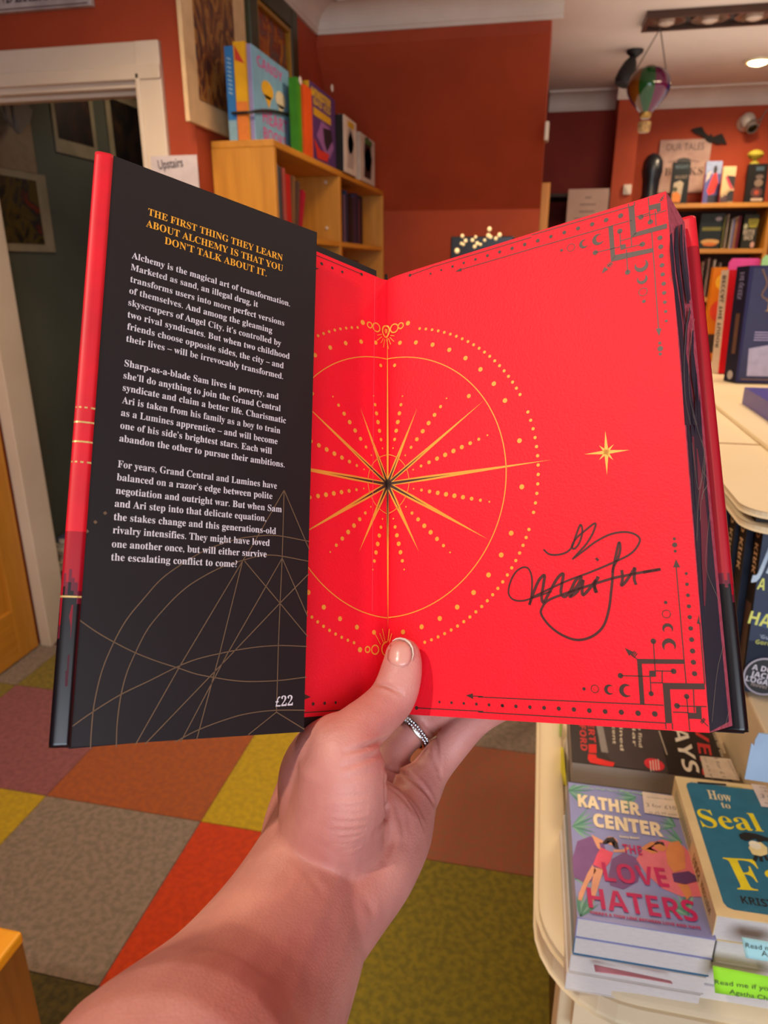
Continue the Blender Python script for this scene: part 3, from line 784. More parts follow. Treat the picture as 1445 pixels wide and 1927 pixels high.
# notice on stand in the alcove with dark shelving behind
a = H(1070, 356, 1, 4.95); b = H(1147, 354, 1, 4.95)
nt_ = thing('poster_stand', ((a[0] + b[0]) / 2, 4.95, 0), 'cream printed notice on a stand in the dark alcove', 'notice')
MB().box((a[0], 4.95, a[2] - .36), (b[0], 4.962, a[2])).build('sheet', mat('notice_cream', '#b79c8c', .8, '#ad9080', 6), nt_)
MB().box(((a[0] + b[0]) / 2 - .015, 4.965, .02), ((a[0] + b[0]) / 2 + .015, 4.98, a[2] - .1)).box((a[0], 4.85, 0), (b[0], 5.1, .02)).build('post', BLACK, nt_)
s = Sheet((a[0], 4.948, a[2] - .36), (b[0], 4.948, a[2] - .36), (a[0], 4.948, a[2])); s.h0 = .001
for k, (x0, x1) in enumerate([(.42, .58), (.3, .7), (.3, .68), (.2, .8), (.2, .78), (.2, .8)]): s.line('#7c645a', [((b[0] - a[0]) * x0, .31 - .04 * k), ((b[0] - a[0]) * x1, .31 - .04 * k)], .007)
s.build(nt_, 'printed_lines')
ds = thing('bookcase', (.15, 5.35, 0), 'dark tall bookcase hidden in the alcove behind the notice', 'bookcase')
dw = mat('dark_shelf_wood', '#2a130e', .7)
MB().box((-.03, 5.1, 0), (-.01, 5.5, 1.95)).box((.36, 5.1, 0), (.385, 5.5, 1.95)).build('side_panel', dw, ds)
for z in (.1, .45, .8, 1.15, 1.5, 1.93): MB().box((-.01, 5.1, z), (.36, 5.5, z + .02)).build('shelf', dw, ds)
x = .0
for k in range(7):
    t_ = .03 + .01 * (k % 3); upright_book((x, 5.12, 1.5208), (1, 0, 0), (0, 1, 0), t_, .2 + .012 * (k % 3), .15, ['#3a1c14', '#50281a', '#2a1a1c', '#5a3a24'][k % 4], ['first', 'second', 'third', 'fourth', 'fifth', 'sixth', 'seventh'][k] + ' dark spine from the left in the alcove bookcase', None, 'books in the alcove bookcase'); x += t_ + .004
# thin pine upright beside the red wall end
a = H(1019, 430, 1, 4.3)
tag(MB().box((xr + .0, 4.262, 0), (xr + .045, 4.30, 1.93)).build('pine_board', PINE, bevel=.002), 'narrow pine board standing at the end of the red wall', 'board')
# small white sensor
P = H(1029, 240, 1, 3.62)
tag(MB().box((xr + .001, 3.7, P[2] - .04), (xr + .02, 3.78, P[2] + .04)).build('wall_sensor', PLAST, bevel=.006), 'small white sensor on the end of the red wall', 'sensor')

# ------------------------------------------------------------------ ceiling fittings
q = [H(1211, 48, 2, CZ), H(1445, 29, 2, CZ), H(1445, 8, 2, CZ), H(1219, 20, 2, CZ)]
LX0, LX1 = q[0][0] - .01, q[0][0] + .78; LY0, LY1 = q[0][1] - .24, q[0][1]
LY0 = q[3][1]; LY0, LY1 = min(LY0, LY1), max(LY0, LY1)
lp = thing('ceiling_light', ((LX0 + LX1) / 2, (LY0 + LY1) / 2, CZ), 'long dark recessed fitting with unlit reflector lamps in the ceiling', 'light')
bz = mat('bronze_frame', '#4a3226', .35, metal=.5)
m = MB(); bwd = .02
m.box((LX0, LY0, CZ - .03), (LX1, LY0 + bwd, CZ - .001)).box((LX0, LY1 - bwd, CZ - .03), (LX1, LY1, CZ - .001)).box((LX0, LY0 + bwd, CZ - .03), (LX0 + bwd, LY1 - bwd, CZ - .001)).box((LX1 - bwd, LY0 + bwd, CZ - .03), (LX1, LY1 - bwd, CZ - .001))
m.build('frame', bz, lp); MB().box((LX0 + bwd, LY0 + bwd, CZ - .008), (LX1 - bwd, LY1 - bwd, CZ - .001)).build('recess_plate', mat('recess_dark', '#1d1410', .5), lp)
nl = 4
for k in range(nl):
    cx_ = LX0 + .1 + k * .19; cy_ = (LY0 + LY1) / 2; rr = min(.085, (LY1 - LY0) / 2 - .02)
    MB().lathe((cx_, cy_, CZ - .008), (0, 0, -1), [(rr, 0), (rr, .012), (rr * .9, .014), (rr * .55, .004), (rr * .5, .003)], 24).build('reflector', mat('reflector_dim', '#6a5546', .25, metal=.7), lp, smooth=True)
    MB().lathe((cx_, cy_, CZ - .009), (0, 0, -1), [(rr * .45, 0), (rr * .42, .02), (rr * .2, .028)], 18).build('bulb', mat('bulb_dim', '#b79f8c', .2), lp, smooth=True)
P = H(1427, 112, 2, CZ)
dl = thing('downlight', P, 'lit round downlight in the ceiling near the right edge', 'light')
MB().lathe(P - np.array([0, 0, .001]), (0, 0, -1), [(.075, 0), (.072, .012), (.055, .014), (.052, .004)], 24).build('bezel', mat('bezel_white', '#d8c8a8', .4), dl, smooth=True)
MB().lathe(P - np.array([0, 0, .006]), (0, 0, -1), [(.052, 0), (.045, .016), (.02, .024)], 20).build('lamp', mat('lamp_lit', '#ffdca0', .5, emit=('#ffd890', 22)), dl, smooth=True)
# black spotlight
P = H(1195, 94, 2, CZ)
sp_ = thing('ceiling_spotlight', P, 'black spotlight hanging from the ceiling behind the balloon', 'light')
MB().lathe(P, (0, 0, -1), [(.045, .001), (.043, .014), (.02, .032), (.010, .04), (.010, .06)], 20).build('ceiling_rose', BLACK, sp_, smooth=True)
c0_ = P + np.array([-.012, -.02, -.05]); MB().lathe(c0_, nrm((-.35, -.2, -1)), [(.018, -.01), (.034, .02), (.046, .07), (.048, .11), (.038, .13)], 20).build('lamp_barrel', BLACK, sp_, smooth=True)
# hanging glass balloon
P = H(1220, 165, 1, 4.1); R_ = .098
hb = thing('balloon_ornament', (P[0], 4.1, 2.14), 'striped green, amber and purple glass balloon hanging from the ceiling', 'ornament')
top = 2.405; bot = 2.215
cols = [mat('glass_green', '#083a14', .1), mat('glass_amber', '#5c3208', .1), mat('glass_blue', '#10143c', .1), mat('glass_purple', '#4a1030', .1)]
n = 48; prof = [(.03, top), (.06, top - .004), (.085, top - .03), (.098, top - .07), (.094, top - .1), (.075, top - .135), (.05, top - .165), (.026, top - .19)]
prof = [(float(a), float(b)) for a, b in catmull(prof, 4)]
for g in range(8):
    m = MB(); vs = []; fs = []
    for r, z in prof:
        for i in range(7):
            a = 2 * math.pi * (g * 6 + i) / n - .2 - math.pi / 2 - math.pi / 8; bul = 1 + .03 * math.sin(math.pi * i / 6); vs.append((P[0] + r * bul * math.cos(a), 4.1 + r * bul * math.sin(a), z))
    for k in range(len(prof) - 1):
        for i in range(6): fs.append((k * 7 + i, k * 7 + i + 1, k * 7 + i + 8, k * 7 + i + 7))
    m.add(vs, fs); m.build('glass_gore', cols[[0, 3, 2, 1, 0, 3, 2, 1][g]], hb, smooth=True)
MB().lathe((P[0], 4.1, top - .195), (0, 0, 1), [(.02, -.02), (.028, -.01), (.03, .006), (.02, .012)], 20).build('brass_collar', mat('brass', '#8a6a34', .3, metal=.8), hb, smooth=True)
MB().lathe((P[0], 4.1, top - .002), (0, 0, 1), [(.035, 0), (.03, .01), (.01, .016)], 20).build('brass_cap', mat('brass', '#8a6a34'), hb, smooth=True)
MB().lathe((P[0], 4.1, 2.13), (0, 0, 1), [(.024, 0), (.03, .01), (.032, .045), (.027, .046), (.024, .02)], 16).build('basket', mat('basket_straw', '#8a6a3a', .7, '#5e4420', 60), hb, smooth=True)
for dx in (-.024, .024):
    MB().tube([(P[0] + dx, 4.1, 2.174), (P[0] + dx * .9, 4.1, 2.2)], .0016, 6).build('basket_cord', bz, hb)
q0 = np.array([P[0] + .025, 4.1, CZ - .03])
for dx in (-.075, .075): MB().tube([q0, (P[0] + dx, 4.1, top - .02)], .0028, 6).build('hanging_cord', mat('cord_grey', '#5c4c44', .6), hb)

# dark box with fairy lights, seen above the page edge
a = H(848, 445, 1, 2.6); b = H(968, 430, 1, 2.6)
bx = thing('light_box', ((a[0] + b[0]) / 2, 2.65, 0), 'tall black plinth topped with a cluster of small glowing bulbs', 'light')
MB().box((a[0], 2.6, 0), (b[0], 2.75, a[2])).build('plinth', mat('plinth_charcoal', '#1a171c', .25), bx, bevel=.004)
pb = MB()
for (u, v, r) in [(870, 444, 5), (876, 453, 5), (868, 458, 4), (872, 460, 4), (860, 472, 7), (889, 452, 5), (895, 446, 4), (898, 458, 5), (893, 464, 5), (912, 452, 4), (921, 431, 6), (919, 443, 6), (923, 446, 5), (940, 442, 6), (933, 449, 5), (904, 460, 4)]:
    Q = H(u, v, 1, 2.59); MB().sphere(Q, r * 2.8 / FPX * .6, 10).build('bulb', mat('fairy_bulb', '#ffe0a8', .4, emit=('#ffd894', .55)), bx, smooth=True)
    pb.tube([Q, (Q[0], 2.602, Q[2]), (Q[0], 2.602, a[2] - .01)], .0015, 5)
pb.build('wire', BLACK, bx)

# ================================================================== TABLE ON THE RIGHT
TBL = mat('table_cream_paint', '#e0cfae', .5, '#d8c5a0', 2.2, .08, 60)
ZT = .80
tb = thing('display_table', (.6, 1.2, 0), 'cream painted two-tier display table with rounded corners', 'table')


def rounded(x0, y0, x1, y1, r, z0, z1, n=8):
    pts = []
    for cx_, cy_, a0 in ((x0 + r, y0 + r, 180), (x1 - r, y0 + r, 270), (x1 - r, y1 - r, 0), (x0 + r, y1 - r, 90)):
        for k in range(n + 1):
            a = math.radians(a0 + 90 * k / n); pts.append((cx_ + r * math.cos(a), cy_ + r * math.sin(a), z0))
    return pts


m = MB().prism(rounded(.045, .553, 1.45, 2.3, .10, ZT - .035, 0), (0, 0, .031)); m.build('table_top', TBL, tb, bevel=.004)
# raised lip round the edge
o_ = rounded(.045, .553, 1.45, 2.3, .10, ZT - .004, 0, 10); i_ = rounded(.077, .585, 1.418, 2.268, .07, ZT - .004, 0, 10)
vs = []; fs = []; N = len(o_)
for k in range(N):
    a, b = np.array(o_[k]), np.array(i_[k]); vs += [a, a + (0, 0, .008), a * .8 + b * .2 + (0, 0, .012), a * .2 + b * .8 + (0, 0, .012), b + (0, 0, .008), b]
for k in range(N):
    j = (k + 1) % N
    for e in range(6): f = (e + 1) % 6; fs.append((k * 6 + e, j * 6 + e, j * 6 + f, k * 6 + f))
MB().add(vs, fs).build('rim', TBL, tb, smooth=True)
for (x, y) in ((.075, .62), (1.36, .62), (.075, 2.17), (1.36, 2.17)):
    MB().box((x, y, 0), (x + .05, y + .05, ZT - .036)).build('leg', TBL, tb, bevel=.004)
MB().box((.09, .60, ZT - .13), (1.4, .62, ZT - .036)).build('apron', TBL, tb)
MB().box((.08, .68, ZT - .13), (.10, 2.2, ZT - .036)).build('apron', TBL, tb)
# upper tier
TZ = 1.25
m = MB().prism(rounded(.235, .79, 1.45, 2.25, .035, TZ - .008, 0), (0, 0, .008)); m.build('tier_top', TBL, tb, bevel=.002)
m = MB().prism(rounded(.238, .793, 1.447, 2.247, .035, TZ - .026, 0), (0, 0, .008)); m.build('tier_board', TBL, tb, bevel=.002)
MB().box((.25, .81, TZ - .018), (1.43, 2.2, TZ - .0081)).build('tier_gap_slab', mat('tier_gap_shade', '#2c2520', .8), tb)  # solid slab, the shade of the open gap put into its colour
MB().box((.333, .98, TZ + .0003), (1.44, 2.2, TZ + .008)).build('overlay_board', TBL, tb, bevel=.002)
MB().box((.236, 1.118, TZ + .0002), (.333, 1.121, TZ + .0012)).build('board_joint', mat('joint_brown', '#b08c5c', .7), tb)
MB().box((.236, 1.45, ZT - .004), (.262, 1.50, TZ - .026)).build('tier_post', TBL, tb)
MB().box((1.40, .86, ZT - .004), (1.43, .9, TZ - .026)).build('tier_post', TBL, tb); MB().box((1.40, 2.1, ZT - .004), (1.43, 2.15, TZ - .026)).build('tier_post', TBL, tb)
# riser that the upright thrillers stand on
RZ = .97
tag(MB().box((.299, .70, ZT - .0035), (1.2, 1.40, RZ)).build('riser_block', TBL, bevel=.003), 'cream riser block on the table under the upper tier', 'riser')
# under the table: brown crates
cr = thing('wooden_crate', (.35, .9, 0), 'brown slatted crate in the dark under the display table', 'crate')
CW_ = wood('crate_brown', '#6a4018', '#40240e', 2)
for k in range(6): MB().box((.13 + k * .085, .70, .02), (.19 + k * .085, .712, .5)).build('slat', CW_, cr, bevel=.002)
MB().box((.12, .712, .0), (.66, 1.2, .03)).build('base', CW_, cr); MB().box((.12, .712, .44), (.66, .73, .5)).build('rail', CW_, cr); MB().box((.12, .712, .03), (.14, 1.2, .5)).build('end_panel', CW_, cr); MB().box((.64, .73, .03), (.66, 1.2, .5)).build('end_panel', CW_, cr); MB().box((.14, 1.18, .03), (.64, 1.2, .5)).build('back_panel', CW_, cr)


def flat_book(P, ex, ey, w_, h_, t_, col, label, spine=None, group=None, pages=None, deco=None, c=.0012):
    """lying book, front cover up. P = corner (bottom of text, spine side) at the underside;
    ex = across the cover away from the spine, ey = towards the head of the cover"""
    P = np.array(P, float); ex = nrm(ex); ey = nrm(ey); ez = np.array([0, 0, 1.0])
    t = thing('book', P + ex * w_ / 2 + ey * h_ / 2, label, 'book', group)
    mc = mat('cover_' + col, col, .35); ms = mat('cover_' + spine, spine, .4) if spine else mc
    MB().obox(P + ex * .001 + ey * .001 + ez * c, ex * (w_ - .0015), ey * (h_ - .002), ez * (t_ - 2 * c)).build('page_block', pages or PAGEW, t)
    MB().obox(P + ez * (t_ - c), ex * w_, ey * h_, ez * c).build('front_cover', mc, t)
    MB().obox(P, ex * w_, ey * h_, ez * c).build('back_cover', ms, t)
    MB().obox(P + ez * c, ex * .001, ey * h_, ez * (t_ - 2 * c)).build('spine', ms, t)
    if deco:
        s = Sheet(P + ez * t_, P + ez * t_ + ex * .1, P + ez * t_ + ey * .1); s.n = ez
        sp = Sheet(P, P + ey * .1, P + ez * .1); sp.n = -ex
        deco(s, sp, w_, h_, t_, t)
    return t


# --- stack 1: holiday romance on top
zL = zm(1000, 1340, 445 / 1445)


def d_love(s, sp, w, h, t, T):
    g = lambda *p: s.pxs(zL(*p))
    # palm fronds
    rr = random.Random(3)
    for (x, y, a0, n, L, da) in [(225, 480, -75, 9, 150, 15), (250, 700, -50, 8, 150, 13), (260, 1020, -60, 8, 120, 12), (300, 1250, -130, 9, 140, 12), (960, 1240, -170, 8, 160, 13), (920, 800, 150, 7, 150, 14), (640, 520, 130, 8, 140, 12), (880, 700, 170, 6, 110, 14)]:
        for k in range(n):
            a = math.radians(a0 + k * da); p = g((x, y), (x + L * math.cos(a), y + L * math.sin(a)))
            q = [np.clip(z_, (0.001, 0.001), (w - .001, h - .001)) for z_ in p]
            s.spike(['#5f9c86', '#7fae98', '#4f8c78'][k % 3], q[0], q[1], .0035, .45)
    s.fan('#7c4f88', g((250, 900), (260, 1010), (330, 1050), (430, 1010), (470, 900), (440, 800), (360, 760), (280, 790)))
    s.fan('#7a4d84', g((470, 1000), (480, 1060), (560, 1085), (650, 1040), (670, 960), (640, 890), (560, 860), (490, 900)))
    s.fan('#e0707c', g((640, 900), (700, 990), (800, 1080), (920, 1130), (1040, 1130), (1055, 1040), (1000, 900), (930, 820), (800, 780), (700, 810)))
    # bather with raised arms
    sk = '#e6a07c'; s.fan(sk, g((365, 750), (440, 790), (452, 806), (415, 800), (425, 850), (402, 830))); s.line(sk, g((500, 850), (560, 850), (590, 830)), .0035)
    s.disk(sk, g((490, 790))[0], .0065); s.fan('#2c1c20', g((460, 770), (500, 766), (525, 800), (535, 840), (505, 832), (510, 790), (470, 785), (445, 810), (432, 800)))
    s.fan('#e8506c', g((425, 830), (470, 850), (500, 860), (480, 920), (440, 965), (375, 935), (400, 870)))
    s.poly(sk, g((372, 935), (340, 990), (290, 1110), (285, 1150), (305, 1155), (345, 1050), (395, 970)))
    s.poly(sk, g((385, 950), (370, 1040), (360, 1140), (380, 1160), (410, 1060), (440, 965)))
    s.line('#201418', g((472, 792), (505, 796)), .0018)
    # sunbather on a ring
    sk = '#d88850'; s.fan(sk, g((665, 835), (730, 795), (770, 800), (700, 840), (780, 860), (740, 870))); s.disk(sk, g((785, 825))[0], .0068); s.fan('#2c1a18', g((750, 815), (765, 793), (805, 798), (815, 825), (800, 812), (770, 806)))
    s.fan(sk, g((820, 860), (840, 800), (900, 790), (935, 850), (940, 960), (870, 985), (830, 930)))
    s.fan('#5c2c64', g((858, 990), (960, 975), (1010, 1010), (1015, 1035), (940, 1055), (870, 1040)))
    s.poly(sk, g((890, 1050), (960, 1060), (980, 1120), (950, 1150), (920, 1100)))
    s.line('#201418', g((775, 824), (812, 828)), .0022)
    # title lettering
    cr_ = '#f0dcb4'
    T1 = lambda txt, a, b, cap, c, st='bold', of=.03: s.text(c, txt, g(a)[0], g(b)[0], cap, st, of)
    T1('New York Times Bestselling', (330, 472), (680, 505), .0035, '#9cc4a8', 'script')
    T1('KATHER', (285, 578), (672, 636), .0200, cr_); T1('CENTER', (380, 700), (808, 765), .0200, cr_)
    T1('Every Beach', (540, 770), (665, 782), .0028, '#e8dcb8')
    mg = '#c4105c'
    T1('THE', (562, 865), (680, 880), .0130, mg, 'bold', .0); T1('LOVE', (448, 1035), (845, 1075), .0245, mg, 'bold', .012); T1('HATERS', (350, 1198), (1025, 1288), .0245, mg, 'bold', .012)
    T1("THERE'S A THIN LINE BETWEEN LOVE AND HATE", (355, 1236), (1035, 1334), .0030, '#b02c5c')
    # price sticker
    st = s.pxs(zL((675, 490), (880, 520), (912, 655), (690, 620)))
    s.poly('#e2d2be', st)
    T1('Oxfordshire Books', (706, 528), (862, 545), .0024, '#7c7068', 'sans', 0); T1('3 for £10', (703, 582), (885, 604), .0060, '#8c7c74', 'sans', 0); T1('or £5.99 each', (716, 622), (890, 640), .0036, '#7c7068', 'sans', 0)
    s.build(T, {'#e2d2be': 'price_sticker', '*': 'cover_print'})


LP = np.array([.076, .556, 0]); lx = nrm((1, .02, 0)); ly = nrm((-.012, 1, 0)); TH = .0225
zb = ZT - .0035
labs = ['bottom paperback of the pile under the pool romance', 'second paperback up under the pool romance', 'paperback just below the pool romance, blue cover edge']
for k, (dx, dy, cc, th) in enumerate([(-.004, -.001, '#d8d0c8', .0235), (-.002, 0, '#ccc4bc', .0235), (0.0, .001, '#2f6c94', .0235)]):
    flat_book(LP + np.array([dx, dy, zb]), lx, ly, .129, .197, th, cc, labs[k], None, 'paperbacks stacked at the table corner'); zb += th + .0002
flat_book(LP + np.array([0, 0, zb]), lx, ly, .129, .198, .894 - zb, '#8a8ec0', 'lilac paperback with two sunbathers and magenta title on its pile', None, None, None, d_love)

# --- stack 2: teal and yellow cover


def d_seal(s, sp, w, h, t, T):
    g = lambda *p: s.pxs(zL(*p))
    s.poly('#22708c', [(.010, .016), (.0125, .011), (.018, .009), (w, .009), (w, h - .008), (.017, h - .008), (.0115, h - .011), (.010, h - .016)])
    T1 = lambda txt, a, b, cap, c, st='serif', of=0: s.text(c, txt, g(a)[0], g(b)[0], cap, st, of)
    s.line('#10222c', g((1015, 432), (1190, 445)), .0035); T1('A NOVEL', (1200, 460), (1295, 468), .003, '#b8b04a', 'bold')
    T1('How', (1085, 530), (1228, 550), .0150, '#e8d8a8', 'serif', .01); T1('to', (1165, 585), (1220, 592), .0100, '#e8d8a8', 'serif', .01)
    A, B = g((1045, 702), (1420, 732)); s.text('#f0de1c', 'Seal', A, B, .0270, 'serif', .03)
    A, B = g((1258, 1085), (1640, 1110)); e = B - A; s.text('#f0de1c', 'Fa', A, B, .0400, 'serif', .01)
    T1('KRIST', (1288, 1170), (1490, 1200), .0088, '#14181c', 'bold', .01)
    # bird holding an egg in its claw
    s.fan('#14171a', g((1265, 750), (1300, 735), (1370, 745), (1445, 770), (1500, 800), (1420, 790), (1390, 800), (1370, 775), (1310, 790), (1275, 775)))
    s.fan('#f0e0a0', g((1325, 830), (1345, 800), (1400, 797), (1440, 830), (1442, 870), (1400, 883), (1350, 872))); s.disk('#f4f0d8', g((1365, 815))[0], .006)
    for a, b in (((1375, 880), (1362, 912)), ((1400, 882), (1405, 915)), ((1425, 878), (1445, 910))): s.line('#14171a', g(a, b), .0035)
    s.poly('#dcd4d4', g((1340, 440), (1560, 470), (1600, 600), (1405, 580)))
    T1('Oxford', (1395, 465), (1500, 478), .0022, '#55505a', 'sans'); T1('Books', (1425, 488), (1500, 500), .0022, '#55505a', 'sans'); T1('3 for £10', (1405, 525), (1620, 560), .0065, '#55505a', 'sans'); T1('or £5.99', (1425, 560), (1560, 580), .003, '#55505a', 'sans')
    # spine squiggles and letters
    for k in range(14): sp.line('#8c9470', [(h * (.93 - .03 * k), t * .25), (h * (.915 - .03 * k), t * .75), (h * (.905 - .03 * k), t * .3)], .0012, True)
    sp.text('#8c6c3c', 'FANS', (h * .44, t * .7), (h * .3, t * .7), t * .4, 'bold'); sp.text('#9c8450', 'KRISTEN', (h * .26, t * .68), (h * .08, t * .68), t * .28, 'bold')
    s.build(T, {'#dcd4d4': 'price_sticker', '*': 'cover_print'}); sp.build(T, 'spine_print')


a = H(1348, 1722, 2, .92); b = H(1270, 1462, 2, .92); hy = nrm(b - a); hx = nrm((hy[1], -hy[0], 0))
HP = np.array([a[0], a[1], 0]); zb = ZT - .0035
labs = ['bottom paperback of the pile under the teal book', 'second paperback up in the pile under the teal book', 'paperback just below the teal book']
for k, dx in enumerate((-.010, -.003, .004)):
    flat_book(HP + hx * (dx + .002) + hy * .002 + np.array([0, 0, zb]), hx, hy, .129, .195, .0305, ['#c4bfc0', '#b8b4b8', '#cac4c0'][k], labs[k], None, 'paperbacks stacked beside the pool romance'); zb += .0307
flat_book(HP + np.array([0, 0, zb]), hx, hy, .129, .197, .92 - zb, '#e8cf98', 'cream bordered teal paperback with yellow title beside the pool romance', None, None, None, d_seal)

# --- stack 3: black thriller turned sideways


def d_days(s, sp, w, h, t, T):
    g = lambda *p: s.pxs(zL(*p)); g2 = lambda *p: s.pxs(zm(1000, 1340, 200 / 1445)(*p))
    rd_, cr_ = '#d02c2c', '#d8c8ac'
    tx = lambda c, txt, a, b, cap, st='bold', of=0.0: s.text(c, txt, s.px(*a), s.px(*b), cap, st, of)
    s.poly('#3a2c2c', g((400, 60), (780, 100), (835, 380), (520, 330), (430, 240)))
    s.line('#8a8078', s.pxs([(1127, 1360), (1138, 1416)]), .009)
    tx(rd_, 'RUTHERFORD', (1086, 1300), (1093, 1412), .0085); tx(rd_, 'ROBERT', (1101, 1320), (1109, 1396), .0085)
    # kneeling red figure
    s.poly('#e0120c', g2((775, 440), (880, 440), (885, 560), (780, 555))); s.poly('#e0120c', g2((770, 570), (875, 580), (890, 625), (1010, 660), (1130, 690), (1110, 740), (1020, 735), (870, 705), (800, 690), (765, 640)))
    for k, (x, y0_, y1_, tt) in enumerate([(1149, 1340, 1400, 'Two innocent'), (1163, 1340, 1412, 'lives ruined'), (1187, 1352, 1404, 'one liar'), (1198, 1345, 1406, 'A father to find')]):
        tx(cr_, tt, (x, y0_ - 40), (x + 4, y1_), .0042, 'bold')
    s.disk('#e02434', s.px(1231, 1439), .0125, 24)
    for k in range(4): s.line('#f0d8c8', s.pxs([(1238 - 5 * k, 1429 + k), (1240 - 5 * k, 1449 + k)]), .0012)
    s.line('#b8a890', s.pxs([(1240, 1376), (1255, 1421)]), .0016)
    tx('#e6dac4', 'DAYS', (1256, 1340), (1287, 1452), .0195, 'bold', .02)
    tx(rd_, 'SEVEN', (1298, 1320), (1322, 1458), .0160, 'bold', .02)
    tx(cr_, 'Seven for the', (1337, 1370), (1357, 1425), .0036); tx(cr_, 'death row', (1348, 1378), (1362, 1418), .0034)
    s.poly('#d8c8b4', g((1028, 270), (1215, 288), (1270, 420), (1060, 400)))
    tx('#7a6c60', '3 for £10', (1342, 1424), (1362, 1472), .0050, 'sans'); tx('#8a7c70', 'or £5.99', (1324, 1426), (1338, 1468), .0028, 'sans'); tx('#8a7c70', 'Oxford', (1368, 1432), (1386, 1466), .0026, 'sans')
    s.build(T, {'#d8c8b4': 'price_sticker', '*': 'cover_print'})


BPz = .884; c1 = H(1076, 1433, 2, BPz); c2 = H(1388, 1470, 2, BPz)
zb = ZT - .0035
# head of the book at +x; spine away from the camera
ex_ = np.array([0, -1.0, 0]); ey_ = nrm((1, .02, 0))
bp = np.array([c1[0], c1[1] + .129, 0])
for k in range(2):
    flat_book(bp + np.array([.002 * k, .003, zb]), ex_, ey_, .128, .197, .0265, ['#c8bca8', '#b4aca4'][k], ['bottom book of the pile under the black thriller', 'middle book of the pile under the black thriller'][k], None, 'paperbacks under the black thriller'); zb += .0268
flat_book(bp + np.array([0, 0, zb]), ex_, ey_, .129, .198, BPz - zb, '#241a1a', 'black thriller with sideways red and cream lettering on its pile', None, None, mat('page_edges_grey', '#a89c90', .9), d_days)

# --- sticky notes poking out of the piles


def note(pts, col, label, txt=None, bend=None):
    """pts: four corners TL TR BR BL; slightly curled slip of paper"""
    P = [np.array(p, float) for p in pts]; n = nrm(np.cross(P[1] - P[0], P[3] - P[0]))
    if n @ (CAMP - P[0]) < 0: n = -n
    vs = []; fs = []; K = 8
    for i in range(K + 1):
        for j in range(5):
            u_, v_ = i / K, j / 4; p = (P[0] * (1 - u_) + P[1] * u_) * (1 - v_) + (P[3] * (1 - u_) + P[2] * u_) * v_
            vs.append(p + n * (bend or .001) * math.sin(math.pi * u_) * v_)
    for i in range(K):
        for j in range(4): fs.append((i * 5 + j, i * 5 + 5 + j, i * 5 + 6 + j, i * 5 + 1 + j))
    t = thing('sticky_note', P[3], label, 'note', None)
    o = MB().add(vs, fs).build('slip', mat('note_' + col, col, .8), t, smooth=True)
    so = o.modifiers.new('s', 'SOLIDIFY'); so.thickness = .0003
    if txt:
        s = Sheet(P[3], P[2], P[0]); s.h0 = (bend or .001) + .0004
        for (tt, a, b, cap) in txt: s.text('#2c3a22', tt, s.px(*a), s.px(*b), cap, 'sans', -.005)
        s.build(t, 'handwriting')
    return t


yf = .5535
def F(u, v, y=yf): return H(u, v, 1, y)
note([F(1341, 1817, .548), F(1470, 1842, .549), F(1470, 1884, .541), F(1345, 1868, .540)], '#9ae62c', 'lime green handwritten slip sticking out under the teal book', [('Read me if you love', (1344, 1850), (1492, 1869), .0042), ('Agatha Christie', (1372, 1868), (1478, 1888), .0042)])
note([F(1395, 1763, .548), F(1470, 1776, .549), F(1470, 1812, .541), F(1403, 1802, .540)], '#a8dce0', 'pale blue handwritten slip just below the teal book', [('Read me', (1402, 1782), (1458, 1790), .0040), ('Agatha', (1432, 1798), (1482, 1803), .0045)])
note([F(1117, 1815, .551), F(1262, 1846, .551), F(1266, 1852, .545), F(1120, 1829, .545)], '#d88a90', 'pink slip poking from the pile under the pool romance', None, .002)
sx = .0765
note([H(1045, 1397, 0, sx), H(1060, 1408, 0, sx), H(1066, 1480, 0, sx - .001), H(1060, 1475, 0, sx - .002)], '#e2dc2a', 'yellow slip hanging from the left side of the thriller pile')
note([H(1044, 1358, 0, sx), H(1057, 1358, 0, sx), H(1056, 1386, 0, sx), H(1052, 1388, 0, sx - .001)], '#7ab41a', 'green slip behind the yellow one on the thriller pile')
# pale blue card standing in front of the riser
a = H(1402, 1466, 1, .685); b = H(1475, 1480, 1, .685)
pc = [H(1401, 1466, 1, .684), H(1480, 1478, 1, .684), H(1480, 1386, 1, .694), H(1428, 1380, 1, .694), H(1421, 1392, 1, .693), H(1419, 1404, 1, .692), H(1414, 1398, 1, .692)]
cdn = thing('blue_card', (a[0] + .03, .687, ZT), 'pale blue card propped against the riser behind the teal book', 'card')
MB().prism([pc[0], pc[1], pc[2], pc[3], pc[4], pc[5], pc[6]], (0, .0015, 0)).build('card_sheet', mat('card_blue', '#a9c4dc', .7), cdn)

# --- upright thrillers on the riser


